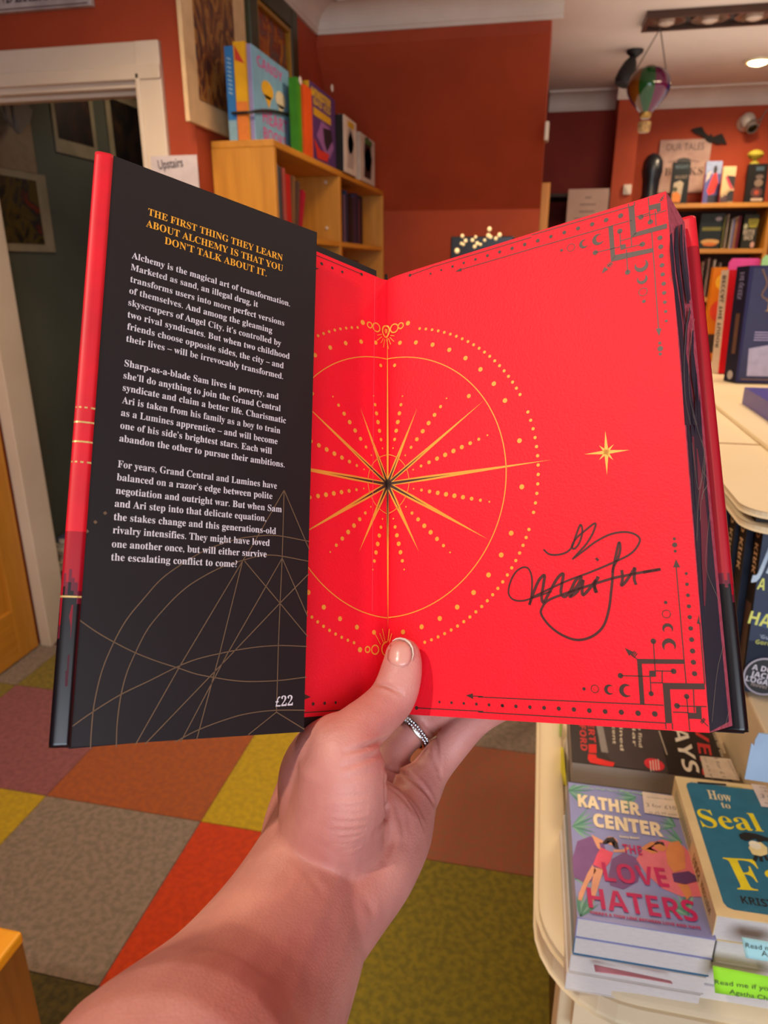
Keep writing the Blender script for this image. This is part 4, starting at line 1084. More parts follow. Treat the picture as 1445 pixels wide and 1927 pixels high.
def d_kirk(s, sp, w, h, t):
    s.rect('#1d2c48', (0, h * .3), (w, h)); s.fan('#27426a', [(0, h * .4), (w * .3, h * .58), (w, h * .62), (w, h * .36), (w * .4, h * .32)])
    g = lambda *p: s.pxs(p)
    s.text('#b8ccdc', 'JD', s.px(1421, 1070), s.px(1476, 1086), .050, 'sans', .02); s.text('#d8dc6a', 'A KILLER', s.px(1423, 1108), s.px(1515, 1124), .0150, 'bold', .01)
    s.text('#d8dc6a', 'HALF', s.px(1406, 1172), s.px(1480, 1188), .0170, 'bold', .01)
    s.text('#9aa4b8', "'Gutsy", s.px(1428, 1200), s.px(1465, 1206), .0050, 'bold'); s.text('#b8bc60', 'Gordon', s.px(1420, 1210), s.px(1465, 1217), .0055, 'bold')
    c = s.px(1437, 1272); s.disk('#0c0c10', c, .0235, 28); s.ring('#b0a8b4', c, .0245, .0022)
    for k, (tt, a, b) in enumerate([('A DCI', (1413, 1258), (1456, 1266)), ('JACK', (1410, 1270), (1450, 1278)), ('LOGAN', (1401, 1279), (1454, 1291)), ('Novel', (1411, 1288), (1440, 1295))]): s.text('#d8d2dc' if k < 3 else '#9a8a80', tt, s.px(*a), s.px(*b), .0072 if k < 3 else .005, 'bold', .015)
    sp.text('#c8a078', 'JD KIRK', (t * .3, h * .94), (t * .3, h * .66), t * .42, 'bold', .01); sp.rect('#3a2014', (t * .15, h * .1), (t * .85, h * .5))


Kb = H(1395, 1306, 2, RZ + .001)
for k in range(5):
    upright_book((Kb[0] - .0045 * k + (0 if k == 0 else -.004), Kb[1] + .036 * k, RZ + .0008), (1, 0.02, 0), (-.02, 1, 0), .155, .236, .031, '#1c2436', ['front copy of the dark blue detective thrillers under the tier', 'second copy behind the front blue detective thriller', 'third copy back in the row of blue thrillers', 'fourth copy back in the row of blue thrillers', 'rearmost copy in the row of blue thrillers'][k], '#120e0e', 'matching thrillers on the riser', .14,
                 d_kirk if k == 0 else dd(('st', ['#c8a078', '#c8a078', '#b89a70', '#a8a030', '#8ca0c0'][k], 'JD KIRK', .3)))

# --- books standing on the tier


def d_fae(s, sp, w, h, t):
    s.rect('#211e48', (w * .02, h * .02), (w * .98, h * .98)); s.fan('#a8a0b8', [(w * .12, h * .06), (w * .1, h * .3), (w * .4, h * .34), (w * .7, h * .3), (w * .98, h * .32), (w * .98, h * .06)])
    s.fan('#6a5c9c', [(w * .45, h * .35), (w * .4, h * .45), (w * .55, h * .54), (w * .8, h * .5), (w * .85, h * .38)])
    s.text('#b08a4a', 'FAE', (w * .22, h * .62), (w * .9, h * .62), h * .09, 'serif'); s.text('#b08a4a', 'DESTINY', (w * .3, h * .51), (w * .98, h * .51), h * .09, 'serif')
    for k in range(4): s.line('#a89cc0', [(w * .14, h * (.44 - .022 * k)), (w * .38, h * (.44 - .022 * k))], .002)
    s.line('#6a4a38', catmull([(w * .12, h * .97), (w * .2, h * .85), (w * .16, h * .75), (w * .3, h * .7)], 5), .004); s.line('#6a4a38', [(w * .05, h * .03), (w * .97, h * .03)], .003)
    s.rect('#8fa8e0', (w * .45, h * .8), (w * .6, h * .88))
    sp.text('#8c84a8', 'FAE QUEEN', (t * .35, h * .95), (t * .35, h * .72), t * .32, 'serif'); sp.rect('#5c3a2c', (t * .3, h * .25), (t * .6, h * .6)); sp.disk('#a89c98', (t * .5, h * .06), t * .22)


TT = TZ + .0085
Pf = H(1384, 722, 2, TT)
upright_book(Pf, (1, .06, 0), (-.35, .94, 0), .165, .243, .045, '#28244e', 'indigo hardback with pale moonlit artwork standing on the tier', '#16142a', None, .06, d_fae)
Pr = H(1352, 704, 2, TT)


def d_tudor(s, sp, w, h, t):
    sp.text('#1c1614', 'BECCAL THE TUDOR', (t * .35, h * .95), (t * .35, h * .25), t * .42, 'bold', .02)
    for k in range(5): s.line('#d89a90', [(w * .3, h * (.56 - .022 * k)), (w * .7, h * (.56 - .022 * k))], .0022)


upright_book(Pr, (1, .1, 0), (-.5, .86, 0), .155, .235, .026, '#d01020', 'bright red hardback with cream lettered spine left of the indigo one', '#cbb199', None, .06, d_tudor)
Pg = H(1372, 505, 1, 2.15); 
# coloured index cards rising behind
for (u0, v0, u1, v1, y_, col, lab) in [(1371, 486, 1426, 520, 2.02, '#d83c8c', 'pink card standing behind the red and indigo hardbacks'), (1433, 480, 1470, 520, 1.98, '#9cd08c', 'pale green card standing behind the indigo hardback')]:
    a = H(u0, v0, 1, y_); b = H(u1, v1, 1, y_)
    tag(MB().prism([(a[0], y_, TT), (b[0], y_, TT), (b[0], y_, a[2] - .004), (b[0] - .006, y_, a[2]), (a[0] + .01, y_, a[2]), (a[0] + .003, y_, a[2] - .01)], (0, .004, 0)).build('index_card', mat('card_' + col, col, .6)), lab, 'card')
# orange book behind, left of the red one
Po = H(1326, 640, 1, 2.1)
upright_book((H(1330, 600, 1, 2.08)[0], 2.08, TT), (1, 0, 0), (0, 1, 0), .075, H(1330, 503, 1, 2.08)[2] - TT, .03, '#d87a14', 'orange and yellow book standing behind the red hardback', None, None, 0, dd(('d', '#e8b01c', .5, .85, .4, .1), ('d', '#d8401c', .4, .55, .35, .12), ('r', '#3a2a20', .1, .1, .9, .3)))
a = H(1456, 800, 2, TT)
flat_book((a[0], a[1], TT), (1, 0, 0), (0, 1, 0), .13, .2, .03, '#3c3490', 'blue violet book lying on the tier at the right edge')

# lower left: pine stepped display
SZ = .60
st = thing('display_steps', (-.9, .4, 0), 'pine stepped display unit at the lower left corner', 'shelf')
P = H(42, 1752, 2, SZ)
PT = wood('pine_lit_top', '#e29a1c', '#d68d18', 1, .35); PS = wood('pine_shaded_side', '#8a5a22', '#6c4216', 2, .5)  # one pine: light on tops and shade on sides put into the colours
MB().box((-1.3, .25, SZ - .02), (P[0], P[1], SZ)).build('top_board', PT, st, bevel=.004)
MB().box((P[0] - .022, .25, 0), (P[0] - .002, P[1] - .002, SZ - .02)).build('side_panel', PS, st); MB().box((-1.3, P[1] - .02, 0), (P[0] - .022, P[1] - .002, SZ - .02)).build('back_panel', PS, st)
Q = H(62, 1916, 2, .30)
MB().box((P[0] - .002, .1, .28), (Q[0] + .45, Q[1], .30)).build('step_board', PT, st, bevel=.003); MB().box((P[0] - .002, Q[1] - .03, 0), (Q[0] + .44, Q[1] - .012, .28)).build('step_panel', PS, st)

# ================================================================== THE OPEN BOOK HELD IN THE HAND
cG0, cG1 = np.array([.0020, -.1002, .3519]), np.array([.0016, .1301, .3937])
cRB, cRT = np.array([.127, -.0862, .2758]), np.array([.1267, .1441, .3175])
G0, G1, RB, RT = map(CW, (cG0, cG1, cRB, cRT))
eR = nrm(RB - G0); uB = nrm(G1 - G0); nR = nrm(np.cross(eR, uB))
if nR @ (CAMP - G0) > 0: nR = -nR                     # away from the reader
L0 = CW((-.1214, -.0856, .2549)); L1 = L0
M0, M1 = G0 - uB * .0030, G1 + uB * .0020
_n = np.cross(L0 - M0, M1 - M0); _d = ray(187, 288); L1 = CAMP + _d * (((M0 - CAMP) @ _n) / (_d @ _n))   # keep the board flat
eL = nrm(L0 - M0); nL = nrm(np.cross(eL, uB))
if nL @ (CAMP - M0) > 0: nL = -nL
F0, F1 = CW((-.0348, -.0955, .3069)), CW((-.0335, .1399, .3536))
Q0, Q1 = CW((-.1176, -.0841, .2516)), CW((-.1164, .1513, .2983))
eF = nrm(F0 - Q0); nF = nrm(np.cross(eF, uB))
if nF @ (CAMP - Q0) > 0: nF = -nF

REDP = mat('endpaper_red', '#ef0f26', .55, '#ea1028', 60, .12, 900, spec=.35)
EDGE = mat('sprayed_edge_mauve', '#c45468', .6, '#a8404f', 300, .25, 900)
JBLK = mat('jacket_black', '#171214', .42, '#151012', 40, spec=.5)
JGLS = mat('jacket_black_gloss', '#0c0b10', .25, spec=.6)
JRED = mat('jacket_red', '#dc0620', .5, '#c60a20', 40); JRED2 = mat('jacket_red_deep', '#a5081e', .35); JRED3 = mat('jacket_crimson_dark', '#6a1228', .35, '#5a0f22', 200)
GOLD = '#f0a63c'; INKD = '#4a2c26'; FGOLD = '#6a5138'; FTXT = '#d6ced2'; FTTL = '#f0a62a'
mats_p = {GOLD: mat('foil_gold', GOLD, .4, metal=0.15), INKD: mat('foil_umber', '#402822', .45)}

book = thing('open_book', G0 - uB * .003, 'open hardback with red endpapers, black jacket flap and signature, held over the floor', 'book')

# page block behind the right endpaper
TB = .030
P4 = [G0, RB, RT, G1]; B4 = [G0 + nR * TB, RB + nR * TB + eR * .005, RT + nR * TB + eR * .003, G1 + nR * TB]
m = MB(); a = [p + nR * .0004 for p in P4]; a[0] = a[0] + nR * .0019; a[3] = a[3] + nR * .0019
m.add([a[0], a[1], a[2], a[3], B4[0], B4[1], B4[2], B4[3]], [(0, 1, 2, 3), (7, 6, 5, 4), (0, 4, 5, 1), (1, 5, 6, 2), (2, 6, 7, 3), (3, 7, 4, 0)])
pb_ = m.build('page_block', EDGE, book); pb_['label'] = 'mauve page edges with dark blue blades'
# right endpaper, dipping slightly into the gutter
m = MB(); sv = [0, .002, .005, .010, .016, .147]; dv = [.0013, .0008, .0003, .00008, 0, 0]
wid = np.linalg.norm(RB - G0); vs = []
for s_, d_ in zip(sv, dv):
    s2 = min(s_, wid)
    for b_, t_ in ((G0, G1),): vs += [b_ + eR * s2 + nR * d_, t_ + eR * s2 + nR * d_]
vs[-2], vs[-1] = RB, RT
fs = [(2 * i, 2 * i + 2, 2 * i + 3, 2 * i + 1) for i in range(5)]
o = m.add(vs, fs).build('right_endpaper', REDP, book, smooth=True)
# boards
def slab(name, c4, n, th, mtl, bev=.0006): return MB().prism(c4, n * th).build(name, mtl, book, bevel=bev)
wL = np.linalg.norm(L0 - M0)
fb = slab('front_board', [M0 + nL * .0006 + eL * .0075, L0 + nL * .0006 - eL * .008, L1 + nL * .0006 - eL * .008, M1 + nL * .0006 + eL * .0075], nL, .0028, JBLK)
ins0, ins1 = .0042, .0034
A0 = M0 + uB * ins0 + eL * .0; A1 = L0 + uB * ins0 - eL * .012; A2 = L1 - uB * ins1 - eL * .012; A3 = M1 - uB * ins1
m = MB(); hinge = .0068
vs = [G0 + uB * .0006 + nR * .0013, A0 + eL * hinge * .5 + nL * .0003, A0 + eL * hinge, A1, A2, A3 + eL * hinge, A3 + eL * hinge * .5 + nL * .0003, G1 - uB * .0004 + nR * .0013]
m.add(vs, [(0, 1, 6, 7), (1, 2, 5, 6), (2, 3, 4, 5)]).build('left_endpaper', REDP, book, smooth=False)
c0 = RB + nR * .034 + eR * .0103 - uB * .0029; c1 = RT + nR * .034 + eR * .0073 + uB * .005
k0 = G0 + nR * .034 - uB * .003; k1 = G1 + nR * .034 + uB * .0035
slab('back_board', [k0 + nR * .0006, c0 - eR * .0022 + nR * .001, c1 - eR * .0022 + nR * .001, k1 + nR * .0006], nR, .0028, JBLK)
# rounded spine wrapping from board to board
m = MB(); vs = []; N = 10
for b_, off in ((G0 - uB * .003, 0), (G1 + uB * .003, 1)):
    for k in range(N + 1):
        a = math.pi * k / N; c = b_ + nR * (.0185 - .0185 * math.cos(a)) - eR * .0055 * math.sin(a); vs.append(c - eR * .0004)
    for k in range(N, -1, -1):
        a = math.pi * k / N; c = b_ + nR * (.0185 - .0172 * math.cos(a)) - eR * .0042 * math.sin(a); vs.append(c - eR * .0004)
K = 2 * (N + 1)
fs = [(i, (i + 1) % K, (i + 1) % K + K, i + K) for i in range(K)] + [(i, i + 1, K - 2 - i, K - 1 - i) for i in range(N)] + [(K + i, K + K - 1 - i, K + K - 2 - i, K + i + 1) for i in range(N)]
m.add(vs, fs).build('spine', JBLK, book, smooth=True)


def art_t(tt, q, rnd):
    """jacket artwork along its height: 0 black city, red sky above"""
    sky = .205 + .05 * rnd
    if tt < sky: return 0
    if tt < sky + .03: return 3
    if tt < .36: return 2
    return 1


def jacket_strip(name, prof0, prof1, art, nrow=150, label=None):
    m = MB(); nc = len(prof0) - 1; rr = random.Random(5); cols = [rr.random() for _ in range(nc + 1)]
    vs = []; fs = []; mi = []
    for i in range(nrow + 1):
        t_ = i / nrow
        for a, b in zip(prof0, prof1): vs.append(a * (1 - t_) + b * t_)
    for i in range(nrow):
        for j in range(nc): fs.append((i * (nc + 1) + j, i * (nc + 1) + j + 1, (i + 1) * (nc + 1) + j + 1, (i + 1) * (nc + 1) + j)); mi.append(art((i + .5) / nrow, j, cols[j]))
    m.v = vs; m.f = fs; m.mi = mi
    o = m.build(name, [JGLS, JRED, JRED2, JRED3], book, smooth=True)
    so = o.modifiers.new('s', 'SOLIDIFY'); so.thickness = .0003; so.offset = 0
    if label: o['label'] = label
    return o


# back jacket: flat inside the board edge then rolled round it
def backprof(base, up_):
    pts = [base - eR * (.0215 - k * .0045) + nR * 0 for k in range(4)]
    for k in range(9):
        a = math.pi * k / 8; pts.append(base - eR * .0032 + eR * .0032 * math.sin(a) + nR * (.0028 - .0028 * math.cos(a)))
    return pts


def art_back(tt, j, r):
    sky = .225 + .04 * r
    return 0 if tt < sky else (3 if tt < sky + .015 else (1 if (tt > .93) else 2))


jacket_strip('jacket_back_flap', backprof(c0, 0), backprof(c1, 1), art_back, label='red and black rear jacket fold')
# front jacket: roll on the outer edge of the left board
RR = .0042
b0 = Q0 + eF * .0040; b1 = Q1 + eF * .0005


def rollprof(b, r=RR, s=0.0):
    out = [b + eF * .0016 - nF * (.0003 + s), b - nF * (.0003 + s)]
    for k in range(1, 15):
        a = math.pi * k / 14; out.append(b - eF * (r * 1.22 + s) * math.sin(a) + nF * (r * .6 - (r * .6 + s) * math.cos(a)))
    return out


def art_front(tt, j, r):
    sky = .16 + .09 * r
    if tt < sky: return 0
    if tt < sky + .02: return 3
    if tt < .33: return 2
    return 1


rp0, rp1 = rollprof(b0), rollprof(b1)
jacket_strip('jacket_front_fold', rp0, rp1, art_front, label='shiny red fold of the front jacket, black at the foot')
# outside of the front jacket, behind the board
m = MB(); m.obox(M0 + nL * .0042 + eL * .004, (rp0[-1] - M0 - nL * .0042 - eL * .004), (M1 - M0), nL * .0003); m.build('jacket_front', JRED2, book)
m = MB(); m.obox(k0 + nR * .0042, (c0 - eR * .004 - k0), (k1 - k0), nR * .0003); m.build('jacket_back', JRED2, book)
# the loose flap
m = MB().prism([b0, F0, F1, b1], nF * .0003); flp = m.build('jacket_flap', JBLK, book); flp['label'] = 'black flap with blurb text'

# --- print on the flap
s = Sheet(Q0, F0, Q1); s.h0 = .00008; s.dh = .00004
z1 = zm(80, 280, 520 / 1445); z2_ = zm(80, 820, 520 / 1445)
# strip of cover art on the flap beside the fold
pts = [(207.5, 290.5), (213, 293), (193, 560), (172, 820), (154, 1072), (148, 1140), (146, 1165), (143, 1165), (143, 1185), (141, 1185), (141, 1205), (138, 1205), (138, 1235), (131, 1235), (131, 1200), (127, 1200), (127, 1170), (133, 1140), (136, 1100)]
Hf = np.linalg.norm(Q1 - Q0)
def fedge(y_): t_ = (1411 - y_) / 1121; return (.0040 * (1 - t_) + .0005 * t_ + .0001, Hf * t_)
s.raw('#dc0620', [p for y_, q in ((291, (213, 293)), (560, (193, 560)), (820, (172, 820)), (1072, (154, 1072)), (1142, (148, 1140))) for p in (fedge(y_), tuple(s.px(*q)))], [(2 * i, 2 * i + 1, 2 * i + 3, 2 * i + 2) for i in range(4)])
s.poly('#8c0f26', s.pxs([(148, 1138), (146, 1165), (144, 1205), (139, 1205), (138, 1230), (132, 1230), (133, 1180), (130, 1160), (135, 1138)]))
s.poly('#4a1022', s.pxs([(133, 1230), (137, 1230), (135, 1290), (122, 1292), (123, 1262), (126, 1262), (127, 1234)]))
W_ = .00042
zp = lambda *p: s.pxs(z2_(*p))
for seg in [((1262, 285), (1090, 585), (1045, 655)), ((1262, 285), (1393, 595)), ((1262, 285), (1252, 640), (1241, 876), (1232, 1097), (1222, 1445)), ((1045, 655), (720, 1200), (485, 1615)), ((1045, 655), (925, 1140), (805, 1588)),
            ((1055, 655), (1240, 875), (1385, 1050)), ((1252, 640), (960, 1150), (722, 1600)), ((1252, 640), (1385, 945)), ((1391, 722), (1240, 876), (960, 1170), (535, 1612)), ((1222, 1445), (1075, 1563)), ((1222, 1445), (1368, 1535))]:
    s.line(FGOLD, zp(*seg), W_)
for cv in [((250, 1636), (255, 1540), (270, 1400), (310, 1230), (370, 1085), (440, 960), (530, 850), (620, 750), (730, 670), (850, 600), (1000, 545), (1120, 525), (1230, 523), (1393, 553)),
           ((385, 1627), (390, 1500), (410, 1355), (440, 1240), (485, 1135), (550, 1010), (640, 900), (720, 820), (800, 760), (930, 690), (1045, 652), (1140, 628), (1230, 627), (1391, 657)),
           ((187, 960), (280, 1025), (375, 1080), (485, 1135), (600, 1180), (710, 1215), (800, 1245), (885, 1262), (1000, 1280), (1090, 1285), (1230, 1280), (1379, 1262)),
           ((140, 1530), (260, 1445), (405, 1355), (560, 1280), (700, 1210), (800, 1170), (920, 1140), (1080, 1110), (1230, 1097), (1381, 1102)), ((690, 1602), (820, 1535), (1000, 1470), (1120, 1445), (1230, 1435), (1373, 1435))]:
    s.line(FGOLD, zp(*cv), W_, True)
for q in [(327, 405), (276, 452), (232, 500)]:
    p = zp(q)[0]; s.poly(FGOLD, [(p[0] - .0008, p[1]), (p[0], p[1] - .0008), (p[0] + .0008, p[1]), (p[0], p[1] + .0008)])
for txt, a, b in [('THE FIRST THING THEY LEARN', (550, 347), (1254, 588)), ('ABOUT ALCHEMY IS THAT YOU', (540, 407), (1256, 643)), ("DON\u2019T TALK ABOUT IT.", (637, 497), (1170, 669))]:
    p = s.pxs(z1(a, b)); s.text(FTTL, txt, p[0], p[1], .0033, 'serif', .012)
L1_ = [("Alchemy is the magical art of transformation.", (465, 573), (1292, 826)), ("Marketed as sand, an illegal drug, it", (460, 634), (1125, 830)), ("transforms users into more perfect versions", (457, 697), (1262, 927)), ("of themselves. And among the gleaming", (452, 757), (1199, 965)),
       ("skyscrapers of Angel City, it\u2019s controlled by", (447, 819), (1245, 1033)), ("two rival syndicates. But when two childhood", (443, 882), (1290, 1101)), ("friends choose opposite sides, the city \u2013 and", (441, 945), (1259, 1150)), ("their lives \u2013 will be irrevocably transformed.", (436, 1008), (1256, 1206)),
       ("Sharp-as-a-blade Sam lives in poverty, and", (427, 1137), (1232, 1312)), ("she\u2019ll do anything to join the Grand Central", (422, 1201), (1243, 1374)), ("syndicate and claim a better life. Charismatic", (418, 1265), (1271, 1437)), ("Ari is taken from his family as a boy to train", (414, 1331), (1241, 1490)),
       ("as a Lumines apprentice \u2013 and will become", (409, 1396), (1227, 1546)), ("one of his side\u2019s brightest stars. Each will", (405, 1463), (1197, 1597)), ("abandon the other to pursue their ambitions.", (400, 1530), (1264, 1667))]
L2_ = [("For years, Grand Central and Lumines have", (392, 165), (1224, 278)), ("balanced on a razor\u2019s edge between polite", (387, 233), (1200, 332)), ("negotiation and outright war. But when Sam", (382, 303), (1249, 401)), ("and Ari step into that delicate equation,", (376, 371), (1168, 448)),
       ("the stakes change and this generations-old", (371, 441), (1219, 515)), ("rivalry intensifies. They might have loved", (366, 510), (1186, 577)), ("one another once, but will either survive", (361, 583), (1170, 636)), ("the escalating conflict to come?", (357, 652), (1016, 688))]
for zz_, LL in ((z1, L1_), (z2_, L2_)):
    for txt, a, b in LL: p = s.pxs(zz_(a, b)); s.text(FTXT, txt, p[0], p[1], .00285, 'serif', .004)
p = zp((1217, 1417), (1307, 1409)); s.text(FTXT, '\u00a322', p[0], p[1], .0041, 'serif', .004)
s.build(flp, {FTTL: 'blurb_heading', FTXT: 'blurb_text', FGOLD: 'line_drawing', '*': 'cover_art_strip'})
W0.setdefault(flp, W0[book])
# gold marks across the red fold
m = MB()
for t_, wd, dots in [((1412 - 843) / 1124, .0007, 0), ((1412 - 880) / 1124, .0007, 0), ((1412 - 1160) / 1124, .0007, 0), ((1412 - 815) / 1124, .0007, 1), ((1412 - 918) / 1124, .0007, 1)]:
    q0, q1 = rollprof(b0, RR, .0002), rollprof(b1, RR, .0002)
    pr_ = [a * (1 - t_) + b * t_ for a, b in zip(q0, q1)][:9]
    vs = []; fs = []
    for p in pr_: vs += [p - uB * wd / 2, p + uB * wd / 2]
    for i in range(8):
        if dots and i % 2: continue
        fs.append((2 * i, 2 * i + 2, 2 * i + 3, 2 * i + 1))
    m.add(vs, fs)
m.build('foil_marks', mat('foil_pale_gold', '#e8c47a', .3, metal=.5), book)

# --- print on the endpapers
R = Sheet(G0, RB, G1); Lf = Sheet(M0, L0, M1)
R.h0 = .00010; Lf.h0 = .00010; R.dh = Lf.dh = .00004
CY_R = R.px(727, 911)[1]; CY_L = Lf.px(727, 911)[1]; OFF = .0032
mm = .001


def both(fn):
    fn(R, 0.0, CY_R, 1); fn(Lf, 0.0, CY_L, 1)


def compass(S, x0, y0, sg):
    def pt(r, a): return (r * math.cos(math.radians(a)) * mm - OFF, y0 + r * math.sin(math.radians(a)) * mm)
    for rad, w_ in ((69.8, .0005), (16.3, .00035)):
        run = []
        for k in range(181):
            p = pt(rad, -90 + k)
            if p[0] >= 0.0002: run.append(p)
        S.line(GOLD, run, w_)
    ang = [74 - 2.62 * k for k in range(20)] + [17.5 - 3.0 * k for k in range(12)] + [-21 - 2.62 * k for k in range(21)]
    for a in ang: S.disk(GOLD, pt(85.7, a), .0008)
    for a in (-7.5, 9.1, 25.5, 33.7, 42, 50.2, 58.4, 66.4, 74.2, 81.6, -24, -32.3, -40.6, -48.9, -57, -65, -73, -81): S.disk(GOLD, pt(78, a), .0012)
    S.disk(GOLD, pt(64.7, 37.6), .0011); S.disk(GOLD, pt(65.5, 83), .0010)
    for (a, b, n_) in [((3.6, 19), (9.6, 46.7), 7), ((11, 14), (35.6, 40.6), 8), ((15.7, 5.7), (57.5, 17.6), 10), ((15.8, -4.4), (57.5, -15.6), 10), ((11.2, -13.4), (36, -38.7), 8), ((3.6, -18.9), (9.9, -45.7), 7)]:
        for k in range(n_):
            t_ = k / (n_ - 1); r_ = .00045 + .00075 * math.sin(math.pi * min(1, t_ * 1.0 + .0)) ** .7
            S.disk(GOLD, ((a[0] + (b[0] - a[0]) * t_) * mm, y0 + (a[1] + (b[1] - a[1]) * t_) * mm), r_)
    for (x, y, w_) in [(89.5, .9, 2.3), (56.4, 35.8, 2.0), (18.3, 38.2, 2.0), (56.4, -33.8, 2.3), (18.5, -37.1, 2.2)]:
        S.spike(GOLD, (0, y0), (x * mm, y0 + y * mm), w_ * mm * 1.15, .26, .85)
        S.spike(INKD, (0, y0), (x * mm * .42, y0 + y * mm * .42), w_ * mm * .62, .15, 1.0)
    S.spike(GOLD, (.0004, y0), (.0003, y0 + .09), .0008, .2, .6); S.spike(GOLD, (.0004, y0), (.0003, y0 - .075), .0009, .2, .6); S.spike(INKD, (.0004, y0), (.0004, y0 - .035), .0006, .2, .8)
    S.poly(INKD, [(0, y0 - .0026), (.0022, y0 - .001), (.0022, y0 + .001), (0, y0 + .0026)]); S.poly(GOLD, [(0, y0 - .0014), (.0008, y0), (0, y0 + .0014)])


both(compass)
z3 = zm(570, 550, 490 / 1445); z4 = zm(570, 950, 490 / 1445); z5 = zm(1000, 340, 445 / 1445); z6 = zm(900, 950, 500 / 1445); z8 = zm(580, 420, 320 / 1445); z9 = zm(820, 340, 260 / 1445)
# emblem at the top and bottom of the gutter
for S, sd in ((R, 1), (Lf, -1)):
    tear = [(461, 186), (474, 192), (480, 210), (474, 235), (462, 252)] if sd > 0 else [(459, 186), (446, 192), (441, 210), (446, 235), (459, 252)]
    S.line(GOLD, S.pxs(z3(*tear)), .0008, True)
    tear = [(461, 204), (465, 212), (462, 228)] if sd > 0 else [(459, 204), (455, 212), (459, 228)]
    S.line(GOLD, S.pxs(z3(*tear)), .0005, True)
    rays = [((485, 240), (508, 243)), ((482, 250), (506, 274)), ((474, 255), (488, 290)), ((465, 258), (474, 315))] if sd > 0 else [((436, 234), (412, 238)), ((438, 246), (410, 268)), ((446, 256), (432, 282)), ((453, 262), (446, 306))]
    for a, b in rays: S.line(GOLD, S.pxs(z3(a, b)), .00035)
    for (x, y, r_, f_) in ([(507, 200, .0030, 0), (543, 186, .0020, 0), (583, 172, .0013, 1)] if sd > 0 else [(407, 195, .0030, 0), (370, 182, .0020, 0), (331, 168, .0014, 1)]):
        p = S.pxs(z3((x, y)))[0]
        if f_: S.disk(GOLD, p, r_)
        else: S.ring(GOLD, p, r_ * .8, .0007, n=24)
for (x, y, r_, f_) in [(316, 804, .0013, 1), (358, 803, .0014, 0), (400, 804, .0022, 0), (457, 800, .0036, 0)]:
    p = Lf.pxs(z4((x, y)))[0]
    if f_: Lf.disk(GOLD, p, r_)
    elif x == 457: Lf.ring(GOLD, (.0004, p[1]), r_, .0007, -90, 90, 20)
    else: Lf.ring(GOLD, p, r_, .0007, n=24)
for a, b in [((400, 716), (430, 775)), ((425, 712), (446, 765)), ((440, 688), (455, 762))]: Lf.line(GOLD, Lf.pxs(z4(a, b)), .00035)
for a, b in [((480, 690), (472, 756)), ((493, 714), (480, 762))]: R.line(GOLD, R.pxs(z4(a, b)), .00035)
# crease of the hinge
Lf.line('#ff4a5c', [Lf.px(705, 524), Lf.px(702, 800), Lf.px(700, 1150)], .00025)
# small star
c_ = R.px(1141, 851)
for (u, v, w_) in [(1139, 811, 1.7), (1184, 847, 1.7), (1142, 894, 1.7), (1099, 855, 1.7), (1155, 836, 1.5), (1154, 866, 1.5), (1127, 866, 1.5), (1127, 838, 1.5)]: R.spike(GOLD, c_, R.px(u, v), w_ * mm, .12, 1.0)
# corner ornaments and borders
def clampR(P):
    W1, H1 = np.linalg.norm(RB - G0) - .0003, np.linalg.norm(G1 - G0) - .0004
    return [np.array([min(p[0], W1), min(max(p[1], .0004), H1)]) for p in P]


def ornament(z_, dots, rings, moons, polys, lines, w_=.0004):
    for x, y, r_ in dots: R.disk(INKD, R.pxs(z_((x, y)))[0], r_ * mm)
    for x, y, r_ in rings: R.ring(INKD, R.pxs(z_((x, y)))[0], r_ * mm, .0003, n=24)
    for x, y, r_, ad in moons:
        p = R.pxs(z_((x, y)))[0]; r_ *= mm; n_ = 16; out = []
        # opening towards angle ad
        a0 = math.radians(ad); V = []
        for k in range(n_ + 1):
            a = a0 + math.radians(50) + (2 * math.pi - math.radians(100)) * k / n_; V.append((p[0] + r_ * math.cos(a), p[1] + r_ * math.sin(a)))
        ic = (p[0] + .38 * r_ * math.cos(a0), p[1] + .38 * r_ * math.sin(a0)); ri = .72 * r_; I = []
        for k in range(n_ + 1):
            a = a0 + math.radians(70) + (2 * math.pi - math.radians(140)) * k / n_; I.append((ic[0] + ri * math.cos(a), ic[1] + ri * math.sin(a)))
        V += I; R.raw(INKD, V, [(k, k + 1, n_ + 2 + k, n_ + 1 + k) for k in range(n_)])
    for pl in polys: R.poly(INKD, clampR(R.pxs(z_(*pl))))
    for ln in lines: R.line(INKD, clampR(R.pxs(z_(*ln))), w_)


